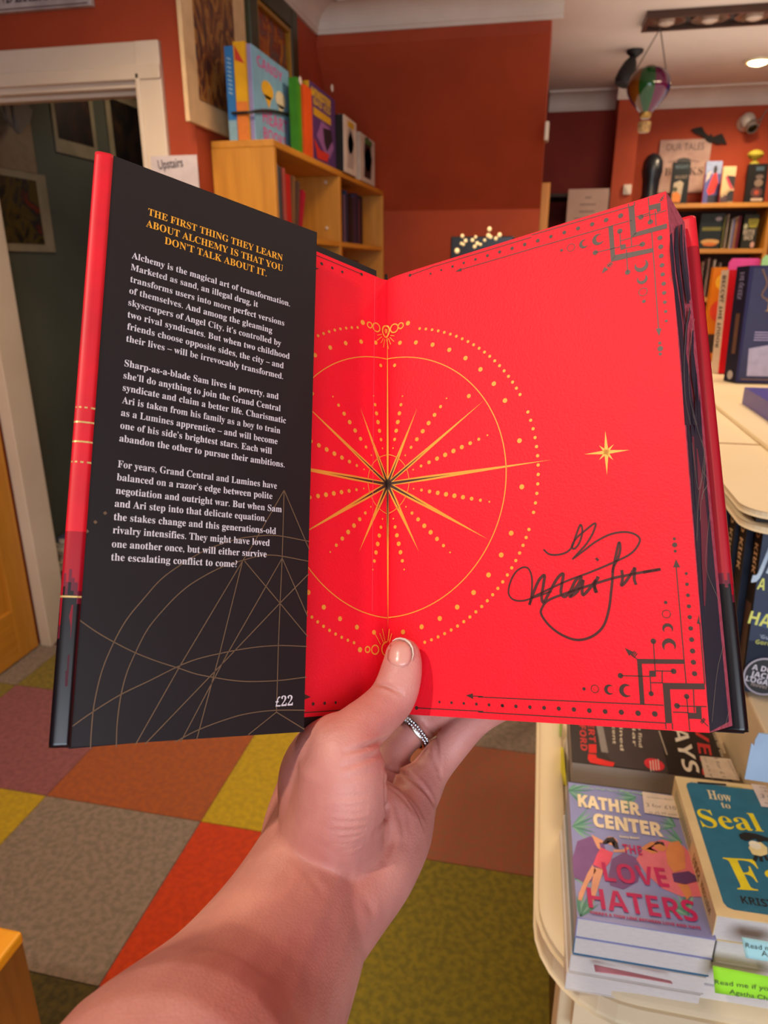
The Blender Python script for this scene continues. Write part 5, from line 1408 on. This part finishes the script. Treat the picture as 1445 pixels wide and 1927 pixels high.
ornament(z6, [(1131, 374, .6), (1135, 432, .7), (1140, 492, .75), (1145, 552, .8), (1150, 611, .85), (1155, 672, .9), (1160, 733, .95), (1165, 795, 1.0), (1170, 856, 1.0), (1176, 918, 1.0)] + [(1066, 185, .6), (1068, 218, 1.0), (1071, 252, .6), (575, 1001, .7), (1019, 531, .7), (952, 742, 1.1), (1062, 905, 1.1), (773, 929, 1.1), (940, 1027, 1.0), (1133, 1042, 1.0), (1081, 1093, 1.1)] +
         [(132, 1092, .75), (205, 1096, .8), (281, 1100, .8), (358, 1104, .85), (438, 1108, .9), (520, 1113, .95), (604, 1119, 1.0), (690, 1124, 1.0), (778, 1128, 1.05), (869, 1133, 1.1), (960, 1137, 1.1)],
         [(634, 1001, 1.6), (1023, 594, 1.6)], [(712, 1005, 2.1, 0), (802, 1010, 2.7, 0), (1030, 672, 2.1, -85), (1037, 763, 2.7, -85)],
         [[(863, 838), (1120, 841), (1122, 865), (889, 864)], [(863, 838), (889, 864), (905, 1085), (880, 1085)], [(1002, 968), (1235, 972), (1240, 1004), (1042, 1003)], [(1002, 968), (1042, 1003), (1055, 1188), (1018, 1188)],
          [(930, 902), (966, 902), (966, 935), (930, 935)], [(1075, 296), (1060, 340), (1098, 340)], [(797, 778), (843, 800), (820, 822)], [(1205, 596), (1188, 645), (1211, 650)], [(1183, 1098), (1212, 1098), (1216, 1166), (1186, 1164)], [(1143, 1130), (1186, 1132), (1186, 1164), (1143, 1163)]],
         [[(952, 742), (962, 902)], [(966, 903), (1062, 905)], [(773, 929), (932, 933)], [(935, 935), (940, 1027)], [(1000, 905), (1000, 968)], [(938, 967), (1004, 968)], [(1076, 338), (1130, 970)], [(1205, 640), (1240, 975)], [(1081, 1093), (1170, 1096)], [(1133, 1042), (1150, 1228)],
          [(1170, 1005), (1175, 1128)], [(1175, 1096), (1250, 1098)], [(1058, 1127), (1143, 1130)], [(1018, 1188), (1022, 1220)], [(1055, 1188), (1057, 1224)], [(830, 812), (864, 840)], [(838, 826), (858, 800)], [(846, 832), (864, 808)], [(832, 820), (850, 795)], [(1215, 1190), (1235, 1165)], [(1208, 1183), (1228, 1160)], [(1210, 1165), (1252, 1205)],
          [(0, 1045), (1008, 1090)], [(0, 1127), (1018, 1187)]])
ornament(z4, [(758, 1094, .6), (825, 1098, .65), (893, 1102, .65), (963, 1106, .7), (1033, 1110, .7), (1106, 1114, .72), (631, 1127, .9)], [], [], [[(905, 1058), (943, 1046), (945, 1078)]], [[(940, 1061), (1000, 1064)], [(631, 1127), (1000, 1146)]])
R.line(INKD, [R.px(905, 1311), R.px(900, 1311.5)], .0004)
ornament(z5, [(785, 350, 1.1), (790, 405, 1.1), (793, 461, 1.05), (798, 517, 1.0), (802, 573, .95), (808, 630, .95), (811, 686, .9), (815, 743, .8), (820, 800, .7), (824, 858, .6), (784, 993, .7), (787, 1027, 1.2), (787, 1060, .7), (184, 426, .7), (687, 738, .8), (390, 440, 1.2), (540, 309, 1.2), (678, 389, 1.2), (588, 560, 1.2), (669, 223, 1.2), (727, 253, 1.2),
              (119, 342, .9), (201, 317, .95), (285, 292, 1.0), (371, 267, 1.05), (456, 241, 1.1), (545, 215, 1.2)],
         [(242, 409, 1.8), (682, 680, 1.8)], [(320, 387, 2.2, 15), (408, 360, 2.8, 15), (677, 603, 2.3, 100), (672, 520, 3.0, 100)],
         [[(470, 283), (498, 275), (512, 465), (487, 497)], [(487, 497), (512, 455), (740, 412), (740, 438)], [(592, 162), (628, 152), (640, 325), (608, 350)], [(608, 350), (640, 315), (828, 262), (828, 292)], [(540, 395), (575, 387), (578, 415), (545, 425)], [(760, 905), (795, 903), (780, 950)], [(430, 568), (445, 528), (470, 543)],
          [(720, 152), (790, 135), (788, 165), (722, 182)], [(762, 168), (790, 160), (790, 185), (768, 195)], [(840, 582), (858, 625), (852, 600)]],
         [[(390, 440), (540, 405)], [(540, 309), (545, 395)], [(678, 389), (578, 412)], [(545, 368), (610, 350)], [(610, 350), (612, 405)], [(588, 560), (580, 420)], [(735, 315), (777, 905)], [(669, 223), (750, 203)], [(727, 253), (712, 88)], [(756, 185), (762, 275)], [(640, 222), (722, 198)], [(825, 182), (752, 206)], [(628, 112), (628, 152)], [(592, 130), (594, 162)],
          [(460, 530), (495, 500)], [(462, 512), (482, 530)], [(470, 505), (490, 523)], [(478, 498), (496, 514)], [(785, 130), (812, 88)], [(786, 112), (800, 122)], [(794, 102), (808, 112)], [(0, 333), (600, 160)], [(0, 417), (595, 247)], [(600, 160), (634, 150)], [(600, 247), (612, 243)]])
ornament(z9, [(57, 935, .6), (175, 898, .7), (293, 861, .7), (415, 824, .75), (540, 785, .8), (668, 746, .85), (798, 709, .9), (930, 668, .9), (1067, 629, .95)], [], [], [[(203, 953), (268, 912), (270, 948)]], [[(265, 930), (1000, 715)], [(0, 893), (1000, 592)]])
ornament(z9, [], [], [], [], [[(1000, 715), (1445, 588)], [(1000, 592), (1445, 447)]]) if False else None
R.line(INKD, [R.px(999.9, 468.7), R.px(1001, 468.3)], .0004); ornament(z8, [(865, 443, .9), (1040, 430, .6)], [], [], [], [[(865, 443), (1084, 362)]])
for (x, y, r_) in [(452, 435, .9), (113, 345, .9), (203, 381, .8), (288, 415, .75)]: Lf.disk(INKD, Lf.pxs(z8((x, y)))[0], r_ * mm)
Lf.line(INKD, Lf.pxs(z8((40, 262), (450, 432))), .0004); Lf.poly(INKD, Lf.pxs(z8((60, 378), (92, 386), (60, 396))))
for (x, y, r_) in [(56, 1105, .8), (120, 1101, .75), (181, 1097, .7)]: Lf.disk(INKD, Lf.pxs(z4((x, y)))[0], r_ * mm)
Lf.line(INKD, Lf.pxs(z4((0, 1154), (330, 1130))), .0004); Lf.poly(INKD, Lf.pxs(z4((8, 1050), (42, 1067), (8, 1080))))
# signature in dark marker
PEN = '#4a1214'
sig = [(.9, [(355, 243), (385, 268), (430, 272), (480, 258), (512, 225), (530, 170), (556, 108), (566, 150), (548, 210), (520, 240), (510, 220), (535, 180), (575, 145), (636, 100), (625, 150), (590, 210), (550, 255), (512, 297)]),
       (.85, [(280, 540), (290, 480), (292, 400), (275, 350), (245, 340), (205, 365), (175, 420), (165, 480), (190, 515), (240, 522), (300, 505), (400, 470)]),
       (1.4, [(278, 545), (300, 480), (330, 410), (360, 383), (355, 430), (345, 500), (355, 530), (390, 470), (430, 400), (462, 375), (455, 430), (450, 480), (470, 500), (500, 470), (530, 410), (560, 390), (545, 430), (510, 480), (500, 500), (540, 470), (570, 410), (565, 450), (570, 490), (610, 450), (640, 410), (632, 440), (645, 478)]),
       (1.2, [(640, 290), (653, 303)]), (1.5, [(640, 478), (632, 440), (653, 390)]),
       (1.15, [(730, 370), (745, 290), (765, 205), (772, 240), (760, 290), (735, 340), (730, 400), (722, 480), (710, 570), (680, 660), (620, 715), (540, 735), (460, 710), (390, 660), (345, 600), (345, 565), (380, 520), (480, 480), (600, 440), (730, 400), (800, 385), (900, 365), (990, 350)]),
       (.9, [(290, 505), (340, 480), (480, 415), (600, 370), (720, 320), (830, 265), (878, 200), (860, 165), (800, 148), (720, 160), (640, 200), (580, 245), (520, 290)]),
       (1.3, [(780, 355), (785, 400), (778, 438), (800, 420), (835, 370), (852, 345), (848, 400), (858, 435)]), (1.2, [(895, 368), (992, 351)])]
for w_, pts in sig: R.line(PEN, R.pxs(z6(*pts)), w_ * mm * .92, len(pts) > 2)
rep = [o for o in book.children if o.name.startswith('right_endpaper')][0]; lep = [o for o in book.children if o.name.startswith('left_endpaper')][0]
W0.setdefault(rep, W0[book])
R.build(rep, {GOLD: 'gold_compass_print', INKD: 'border_print', PEN: 'signature'}, mats_p); Lf.build(lep, {GOLD: 'gold_compass_print', INKD: 'border_print', '*': 'hinge_crease'}, mats_p)
# --- art on the fore edge
FE = Sheet(RB, B4[1], RT); FE.h0 = .0001; FE.dh = .00004
# true plane through the three corners
FE.e1 = nrm(B4[1] - RB); FE.n = nrm(np.cross(FE.e1, uB)); FE.n = FE.n if FE.n @ (CAMP - RB) > 0 else -FE.n; FE.e2 = nrm(np.cross(FE.n, FE.e1)); FE.e2 = FE.e2 if FE.e2 @ uB > 0 else -FE.e2
z10 = zm(1240, 380, 205 / 941); z11 = zm(1300, 780, 145 / 451)
NV = '#22263a'; MV = '#7c2c40'; PL = '#a09080'
def bl(c, z_, left, right): FE_q = [FE.pxs(z_(a, b)) for a, b in zip(left, right)]; V = [p for q in FE_q for p in q]; FE.raw(c, V, [(2 * i, 2 * i + 1, 2 * i + 3, 2 * i + 2) for i in range(len(FE_q) - 1)])
bl(NV, z10, [(92, 290), (90, 420), (110, 640), (140, 850), (175, 1060), (208, 1240)], [(108, 265), (122, 420), (140, 640), (172, 850), (200, 1060), (212, 1240)])
bl(NV, z10, [(140, 230), (132, 400), (152, 600), (180, 780), (205, 950), (225, 1100)], [(162, 200), (166, 400), (180, 600), (205, 780), (222, 950), (228, 1100)])
bl(NV, z10, [(182, 198), (178, 380), (196, 560), (218, 740), (240, 880)], [(200, 194), (204, 380), (220, 560), (246, 740), (262, 880)])
bl('#3c3040', z10, [(206, 240), (212, 450), (228, 640), (255, 850)], [(211, 240), (232, 450), (252, 640), (270, 850)])
bl('#33293a', z10, [(130, 800), (165, 1080), (190, 1350), (205, 1600), (218, 1927)], [(150, 850), (200, 1120), (212, 1350), (225, 1600), (262, 1927)])
bl(NV, z10, [(262, 900), (225, 1080), (212, 1300), (214, 1500), (240, 1800), (262, 1927)], [(272, 950), (245, 1080), (232, 1300), (262, 1500), (300, 1800), (322, 1927)])
bl(NV, z10, [(285, 1110), (272, 1300), (280, 1500), (320, 1750), (335, 1927)], [(296, 1110), (298, 1300), (325, 1500), (348, 1750), (366, 1927)])
# lower part is almost wholly navy, with mauve flames
FE.poly(NV, FE.pxs([(1294, 830), (1322, 830), (1371, 1358), (1336, 1377)]))
for tr in ([(1287, 735), (1294, 832), (1301, 832)], [(1298, 745), (1300, 832), (1308, 832)], [(1309, 690), (1306, 832), (1316, 832)], [(1316, 735), (1313, 832), (1322, 832)]): FE.poly(NV, FE.pxs(tr))
bl('#2a2438', z11, [(0, 120), (8, 300), (25, 560)], [(62, 120), (85, 300), (100, 560)])
bl(MV, z11, [(28, 200), (40, 420), (52, 640), (60, 880), (72, 1120)], [(34, 200), (72, 420), (95, 640), (92, 880), (80, 1120)])
bl(MV, z11, [(2, 130), (20, 330)], [(14, 130), (24, 330)])
for ln, z_ in [([(270, 890), (232, 1080), (212, 1400), (222, 1700), (268, 1927)], z10), ([(300, 1010), (268, 1200), (250, 1400), (262, 1700), (322, 1927)], z10), ([(2, 160), (40, 440), (80, 200)], z11), ([(8, 0), (75, 250), (40, 500), (30, 740)], z11), ([(72, 340), (95, 400), (60, 480), (48, 620)], z11), ([(108, 560), (85, 800), (90, 920), (160, 1090)], z11), ([(186, 1350), (150, 1500), (118, 1800)], z11), ([(220, 1730), (196, 1820)], z11), ([(62, 500), (80, 260), (60, 150)], z11)]:
    FE.line(PL, FE.pxs(z_(*ln)), .0003, True)
FE.build(pb_, 'edge_artwork')

# ================================================================== THE HAND AND FOREARM
SKIN = bpy.data.materials.new('skin'); SKIN.use_nodes = True
_nt = SKIN.node_tree; _b = _nt.nodes['Principled BSDF']
_tc = _nt.nodes.new('ShaderNodeTexCoord')
_n1 = _nt.nodes.new('ShaderNodeTexNoise'); _n1.inputs['Scale'].default_value = 28; _n1.inputs['Detail'].default_value = 4
_n2 = _nt.nodes.new('ShaderNodeTexNoise'); _n2.inputs['Scale'].default_value = 420; _n2.inputs['Detail'].default_value = 5
_n3 = _nt.nodes.new('ShaderNodeTexVoronoi'); _n3.inputs['Scale'].default_value = 900
_cr = _nt.nodes.new('ShaderNodeValToRGB'); _cr.color_ramp.elements[0].position = .32; _cr.color_ramp.elements[1].position = .68
_cr.color_ramp.elements[0].color = lin('#bd7a72') + (1,); _cr.color_ramp.elements[1].color = lin('#d7978a') + (1,)
_mx = _nt.nodes.new('ShaderNodeMixRGB'); _mx.blend_type = 'MULTIPLY'; _mx.inputs['Fac'].default_value = .25
for n_ in (_n1, _n2, _n3): _nt.links.new(_tc.outputs['Object'], n_.inputs['Vector'])
_nt.links.new(_n1.outputs['Fac'], _cr.inputs[0]); _nt.links.new(_cr.outputs[0], _mx.inputs[1]); _nt.links.new(_n2.outputs['Color'], _mx.inputs[2])
_nt.links.new(_cr.outputs[0], _b.inputs['Base Color'])
_b.inputs['Roughness'].default_value = .48; _b.inputs['Specular IOR Level'].default_value = .4
_b.inputs['Subsurface Weight'].default_value = .25; _b.inputs['Subsurface Radius'].default_value = (1.0, .35, .2); _b.inputs['Subsurface Scale'].default_value = .004
_ad = _nt.nodes.new('ShaderNodeMath'); _ad.operation = 'ADD'; _nt.links.new(_n2.outputs['Fac'], _ad.inputs[0]); _nt.links.new(_n3.outputs['Distance'], _ad.inputs[1])
_bp = _nt.nodes.new('ShaderNodeBump'); _bp.inputs['Strength'].default_value = .25; _bp.inputs['Distance'].default_value = .0004
_nt.links.new(_ad.outputs[0], _bp.inputs['Height']); _nt.links.new(_bp.outputs[0], _b.inputs['Normal'])
NAIL = mat('finger_nail', '#d89a8c', .25, '#cf8f82', 60, coat=.3); NTIP = mat('nail_edge', '#e6d2c0', .3)


def pl_depth(P, n, u, v, off):
    """camera depth where the sight line meets the plane pushed off along n"""
    d = ray(u, v); return float(((P + n * off - CAMP) @ n) / (d @ n))


HV, HF = [], []


def limb(pts, nseg=28, k=5):
    """closed tapering tube; pts: (u, v, depth, half width px, half thickness m)"""
    C = [np.array([*PX(u, v, d), r * d / FPX, rb]) for u, v, d, r, rb in pts]
    C = [np.array(c) for c in catmull(C, k)]
    P = [c[:3] for c in C]; ra = [c[3] for c in C]; rb = [c[4] for c in C]
    st = []                                            # rounded ends
    def cap(i, sgn):
        d = nrm(P[1] - P[0]) if i == 0 else nrm(P[-1] - P[-2]); out = []
        for a in (80, 60, 40, 20):
            aa = math.radians(a); L = min(ra[i], rb[i]) * 1.0; out.append((P[i] + d * sgn * L * math.sin(aa), ra[i] * math.cos(aa), rb[i] * math.cos(aa)))
        return out
    st += cap(0, -1); st += list(zip(P, ra, rb)); st += cap(len(P) - 1, 1)[::-1]
    vs = []; N = len(st)
    for i, (p, a_, b_) in enumerate(st):
        q0 = st[max(0, i - 1)][0]; q1 = st[min(N - 1, i + 1)][0]; d = nrm(q1 - q0); view = nrm(p - CAMP)
        x = nrm(np.cross(d, view)); y = nrm(np.cross(x, d))
        for j in range(nseg): t = 2 * math.pi * j / nseg; vs.append(p + x * a_ * math.cos(t) + y * b_ * math.sin(t))
    n0 = len(HV); HV.extend(vs)
    for i in range(N - 1):
        for j in range(nseg): j2 = (j + 1) % nseg; HF.append((n0 + i * nseg + j, n0 + i * nseg + j2, n0 + (i + 1) * nseg + j2, n0 + (i + 1) * nseg + j))
    HF.append(tuple(n0 + j for j in range(nseg))[::-1]); HF.append(tuple(n0 + (N - 1) * nseg + j for j in range(nseg)))


BKP = k0 + nR * .0040                                  # outside of the back cover
def bk(u, v, r): return pl_depth(BKP, nR, u, v, r * 1.0 + .0006)


# forearm and wrist
limb([(285, 2150, .205, 278, .050), (362, 2044, .232, 240, .045), (452, 1918, .262, 196, .038), (523, 1795, .288, 161, .032), (574, 1696, .310, 139, .0265), (608, 1640, .324, 138, .0235), (650, 1570, .336, 142, .021), (672, 1520, .344, 140, .018)])
# back of the hand / index side
limb([(575, 1640, .335, 90, .018), (578, 1560, .352, 84, .017), (590, 1480, .372, 68, .015), (603, 1415, .386, 58, .013)])
limb([(603, 1415, .386, 56, .013), (640, 1385, .398, 42, .011), (700, 1360, .418, 36, .0098), (760, 1335, bk(760, 1335, .0092), 31, .0092), (830, 1290, bk(830, 1290, .0088), 29, .0088), (880, 1250, bk(880, 1250, .008), 26, .0080)])
# middle finger
limb([(640, 1540, .354, 58, .016), (672, 1440, .386, 44, .0135), (712, 1385, .408, 32, .0105), (780, 1340, bk(780, 1340, .0095), 30, .0095), (870, 1305, bk(870, 1305, .009), 29, .0090), (940, 1288, bk(940, 1288, .008), 26, .0080)])
# ring finger
limb([(660, 1560, .348, 56, .016), (715, 1455, .378, 41, .0130), (750, 1402, .3865, 31, .0100), (775, 1378, .390, 30.5, .0094), (806, 1353, .396, 32, .0094), (855, 1325, bk(855, 1325, .0088), 29, .0088), (925, 1312, bk(925, 1312, .0085), 28, .0085), (985, 1302, bk(985, 1302, .0075), 24, .0075)])
# little finger
limb([(748, 1560, .352, 50, .015), (787, 1490, .367, 43, .013), (812, 1448, .375, 36, .0105), (850, 1402, .3795, 33, .0093), (893, 1356, bk(893, 1356, .0085), 31, .0082), (945, 1330, bk(945, 1330, .0078), 26, .0075), (985, 1322, bk(985, 1322, .007), 23, .0068)])
# heel of the hand on the little finger side
limb([(600, 1790, .294, 78, .022), (650, 1705, .313, 84, .0215), (702, 1628, .331, 84, .020), (747, 1570, .347, 67, .0175), (772, 1520, .360, 49, .015), (783, 1480, .369, 42, .013)])
# palm between
limb([(700, 1560, .350, 70, .015), (730, 1505, .371, 60, .013), (752, 1468, .381, 44, .0110)])
# ball of the thumb and thumb
limb([(585, 1690, .316, 100, .020), (602, 1640, .3205, 102, .0215), (622, 1575, .319, 98, .0225), (638, 1510, .315, 90, .0235), (645, 1450, .3135, 82, .0215), (640, 1410, .3145, 64, .0185)])
limb([(600, 1520, .326, 78, .019), (585, 1460, .330, 62, .017), (600, 1415, .324, 52, .015), (632, 1392, .317, 50, .0145)])
limb([(640, 1450, .313, 80, .0205), (650, 1412, .3135, 64, .0175), (672, 1376, .3195, 50, .0135), (706, 1347, .3275, 45.5, .0112), (737, 1315, .3345, 43.5, .0103), (751, 1280, .3365, 41.5, .0098), (757, 1250, .3385, 38, .0092), (758, 1232, .3395, 34, .0080)], k=6)

me = bpy.data.meshes.new('hand_base'); me.from_pydata([tuple(v) for v in HV], [], HF); me.update()
ho = bpy.data.objects.new('hand_tmp', me); COL.objects.link(ho)
rm = ho.modifiers.new('r', 'REMESH'); rm.mode = 'VOXEL'; rm.voxel_size = .00105; rm.use_smooth_shade = True
sm = ho.modifiers.new('s', 'SMOOTH'); sm.factor = .5; sm.iterations = 13
dg = bpy.context.evaluated_depsgraph_get(); ev = ho.evaluated_get(dg); hm = bpy.data.meshes.new_from_object(ev)
bpy.data.objects.remove(ho)
nv = len(hm.vertices); co = np.empty(nv * 3); hm.vertices.foreach_get('co', co); co = co.reshape(-1, 3)
nf = [tuple(p.vertices) for p in hm.polygons]
bvh = BVHTree.FromPolygons([Vector(c) for c in co], nf)


def on_skin(u, v, lift=0.0):
    d = nrm(ray(u, v)); h = bvh.ray_cast(Vector(CAMP), Vector(d))
    if h[0] is None: return None
    n = np.array(h[1]); n = n if n @ d < 0 else -n
    return np.array(h[0]) + n * lift, n


no = np.empty(nv * 3); hm.vertices.foreach_get('normal', no); no = no.reshape(-1, 3)
disp = np.zeros(nv)


def crease(pts, depth, width, ridge=.35):
    P = []
    for p in catmull([np.array(q, float) for q in pts], 8):
        h = on_skin(p[0], p[1])
        if h is not None: P.append(h[0])
    if len(P) < 2: return
    P = np.array(P); lo = P.min(0) - .008; hi = P.max(0) + .008
    idx = np.where(np.all((co > lo) & (co < hi), axis=1))[0]
    if not len(idx): return
    best = np.full(len(idx), 1e9); tt = np.zeros(len(idx)); n = len(P)
    for i in range(n - 1):
        a, b = P[i], P[i + 1]; ab = b - a; L = ab @ ab + 1e-14; t = np.clip(((co[idx] - a) @ ab) / L, 0, 1)
        d = np.linalg.norm(co[idx] - (a + t[:, None] * ab), axis=1); m_ = d < best; best[m_] = d[m_]; tt[m_] = (i + t[m_]) / (n - 1)
    fade = np.sin(np.clip(tt, .04, .96) * math.pi) ** .5
    disp[idx] += fade * (-depth * np.exp(-(best / width) ** 2) + ridge * depth * np.exp(-((best - 2.2 * width) / (1.3 * width)) ** 2))


zh = zm(500, 1340, 460 / 1445); zk = zm(480, 1150, 480 / 1445)
for pts, d_, w_ in [(zk((680, 408), (720, 412), (765, 428), (830, 468)), .0012, .0009), (zk((690, 425), (735, 428), (790, 450)), .0006, .0008), (zk((700, 385), (760, 395), (800, 412)), .0003, .0007), (zk((750, 370), (800, 372)), .00025, .0006),
                    (zk((737, 726), (690, 745), (640, 765), (590, 780), (510, 798)), .0013, .0011), (zk((700, 806), (650, 832), (560, 866), (470, 888)), .0007, .001), (zk((680, 790), (600, 825), (500, 850)), .0004, .0009), (zk((480, 950), (600, 930), (680, 905)), .0003, .0012),
                    (zk((430, 1060), (560, 1050), (660, 1035)), .0003, .001), (zk((400, 1110), (560, 1110), (660, 1090)), .0003, .001),
                    (zh((700, 330), (760, 345), (830, 372), (900, 425), (960, 490), (990, 540)), .0014, .0011), (zh((700, 410), (780, 455), (850, 525), (900, 600), (935, 680)), .0008, .0011), (zh((720, 440), (800, 500), (880, 600)), .0005, .001),
                    (zh((703, 380), (706, 520), (712, 600), (690, 660), (640, 715)), .0012, .0013), (zh((718, 560), (738, 680), (735, 760), (700, 880)), .0008, .0016), (zh((770, 560), (800, 660), (810, 760), (780, 880)), .0005, .0018), (zh((840, 600), (850, 700), (830, 800)), .0005, .0018),
                    (zh((600, 585), (540, 600), (450, 598), (330, 580)), .0004, .0009), (zh((630, 628), (570, 645), (500, 650), (390, 640)), .0004, .0009), (zh((620, 668), (570, 688), (500, 700), (390, 700)), .0005, .0009), (zh((610, 700), (560, 725), (480, 745), (400, 740)), .0005, .0009), (zh((640, 705), (560, 760), (470, 780), (400, 770)), .0005, .0009), (zh((600, 760), (520, 800), (440, 810)), .0004, .0008),
                    (zh((260, 740), (350, 800), (430, 850), (480, 920), (495, 1000)), .0004, .0022), (zh((180, 860), (280, 1000), (330, 1090)), .0004, .0018), (zh((580, 1100), (620, 1160), (640, 1200)), .0004, .002),
                    (zh((930, 60), (1000, 150), (1015, 260), (1030, 380)), .0010, .0011), (zh((940, 195), (980, 250), (1010, 330)), .0008, .001)]:
    crease(pts, d_, w_)
# tendons of the wrist stand slightly proud
for pts, d_, w_ in [(zh((860, 690), (820, 800), (740, 950)), -.0007, .0028), (zh((780, 620), (790, 760), (700, 960)), -.0006, .0026), (zh((450, 900), (330, 1100), (200, 1400)), -.0010, .006)]:
    crease(pts, d_, w_, 0)
co2 = co + no * disp[:, None]
hm.vertices.foreach_set('co', co2.ravel()); hm.update(); hm.materials.clear(); hm.materials.append(SKIN); hm.polygons.foreach_set('use_smooth', [True] * len(hm.polygons))
per = thing('person', CW((-.09, -.2, .24)), 'left forearm and hand with bare skin holding the open book, thumb on the gutter', 'person')
base = W0[per]; hm.transform(Matrix.Translation(Vector(-base)))
hand = bpy.data.objects.new('hand', hm); COL.objects.link(hand); hand.parent = per; W0[hand] = base
bvh = BVHTree.FromPolygons([Vector(c) for c in co2], nf)
# thumb nail
NQ = [(741, 1206), (752, 1204), (765, 1207), (774, 1217), (776, 1230), (773, 1243), (768, 1252), (758, 1256), (746, 1254), (735, 1249), (729, 1241), (730, 1227), (734, 1214)]
def nail_patch(outl, name, mtl, lift, th):
    ctr = np.mean(np.array(outl), axis=0); m = MB(); vs = []; fs = []; n = len(outl); rings_ = (0.0, .35, .7, 1.0)
    h = on_skin(*ctr); vs.append(h[0] + h[1] * (lift + .0003))
    for r_ in rings_[1:]:
        for p in outl:
            q = ctr + (np.array(p) - ctr) * r_; h = on_skin(*q) or h; vs.append(h[0] + h[1] * (lift + .0003 * (1 - r_ ** 2) - (.0003 if r_ == 1.0 else 0)))
    for i in range(n): fs.append((0, 1 + i, 1 + (i + 1) % n))
    for k in range(2):
        for i in range(n): a = 1 + k * n; fs.append((a + i, a + n + i, a + n + (i + 1) % n, a + (i + 1) % n))
    o = m.add(vs, fs).build(name, mtl, per, smooth=True)
    so = o.modifiers.new('s', 'SOLIDIFY'); so.thickness = th; so.offset = 0
    return o
nail_patch(NQ, 'thumb_nail', NAIL, .0003, .0003)['label'] = 'short pink thumb nail with pale edge'
m = MB(); ed = [(739, 1208), (746, 1204), (753, 1203), (762, 1205), (770, 1211), (775, 1220), (776.5, 1232), (774, 1243)]
m.tube([on_skin(u, v, .0005)[0] for u, v in ed], [.0002, .0004, .0005, .0006, .0006, .0005, .0004, .0002], 8).build('nail_edge', NTIP, per, smooth=True)
# jewelled ring
rc = PX(774, 1376, .390); fa = nrm(PX(803, 1348, .396) - PX(750, 1402, .3865))
rg = thing('ring', rc, 'silver ring set with small clear stones on the ring finger below the book', 'ring')
SIL = mat('ring_silver', '#c8c0b4', .18, metal=1.0); STN = mat('ring_stone', '#d8dce4', .05, metal=.3, spec=1)
t_ = nrm(np.cross(fa, nrm(rc - CAMP))); b_ = nrm(np.cross(fa, t_)); Rr = .0106
m = MB(); vs = []; fs = []; N = 48; pr_ = [(-.0021, -.0004), (-.0021, .0009), (-.0014, .0014), (.0014, .0014), (.0021, .0009), (.0021, -.0004)]
for i in range(N):
    a = 2 * math.pi * i / N
    for h_, r_ in pr_: vs.append(rc + fa * h_ + (t_ * math.cos(a) + b_ * math.sin(a) * .95) * (Rr + r_))
for i in range(N):
    for k in range(6): fs.append((i * 6 + k, ((i + 1) % N) * 6 + k, ((i + 1) % N) * 6 + (k + 1) % 6, i * 6 + (k + 1) % 6))
m.add(vs, fs).build('band', SIL, rg, smooth=True)
for i in range(26):
    a = 2 * math.pi * (i + .5) / 52 * 1.0 + (math.pi if (b_ @ nrm(rc - CAMP)) > 0 else 0)
    for h_ in (-.0009, .0009):
        c = rc + fa * (h_ + (.0003 if i % 2 else 0)) + (t_ * math.cos(a) + b_ * math.sin(a) * .95) * (Rr + .0015)
        MB().sphere(c, .00062, 8).build('stone', STN, rg)
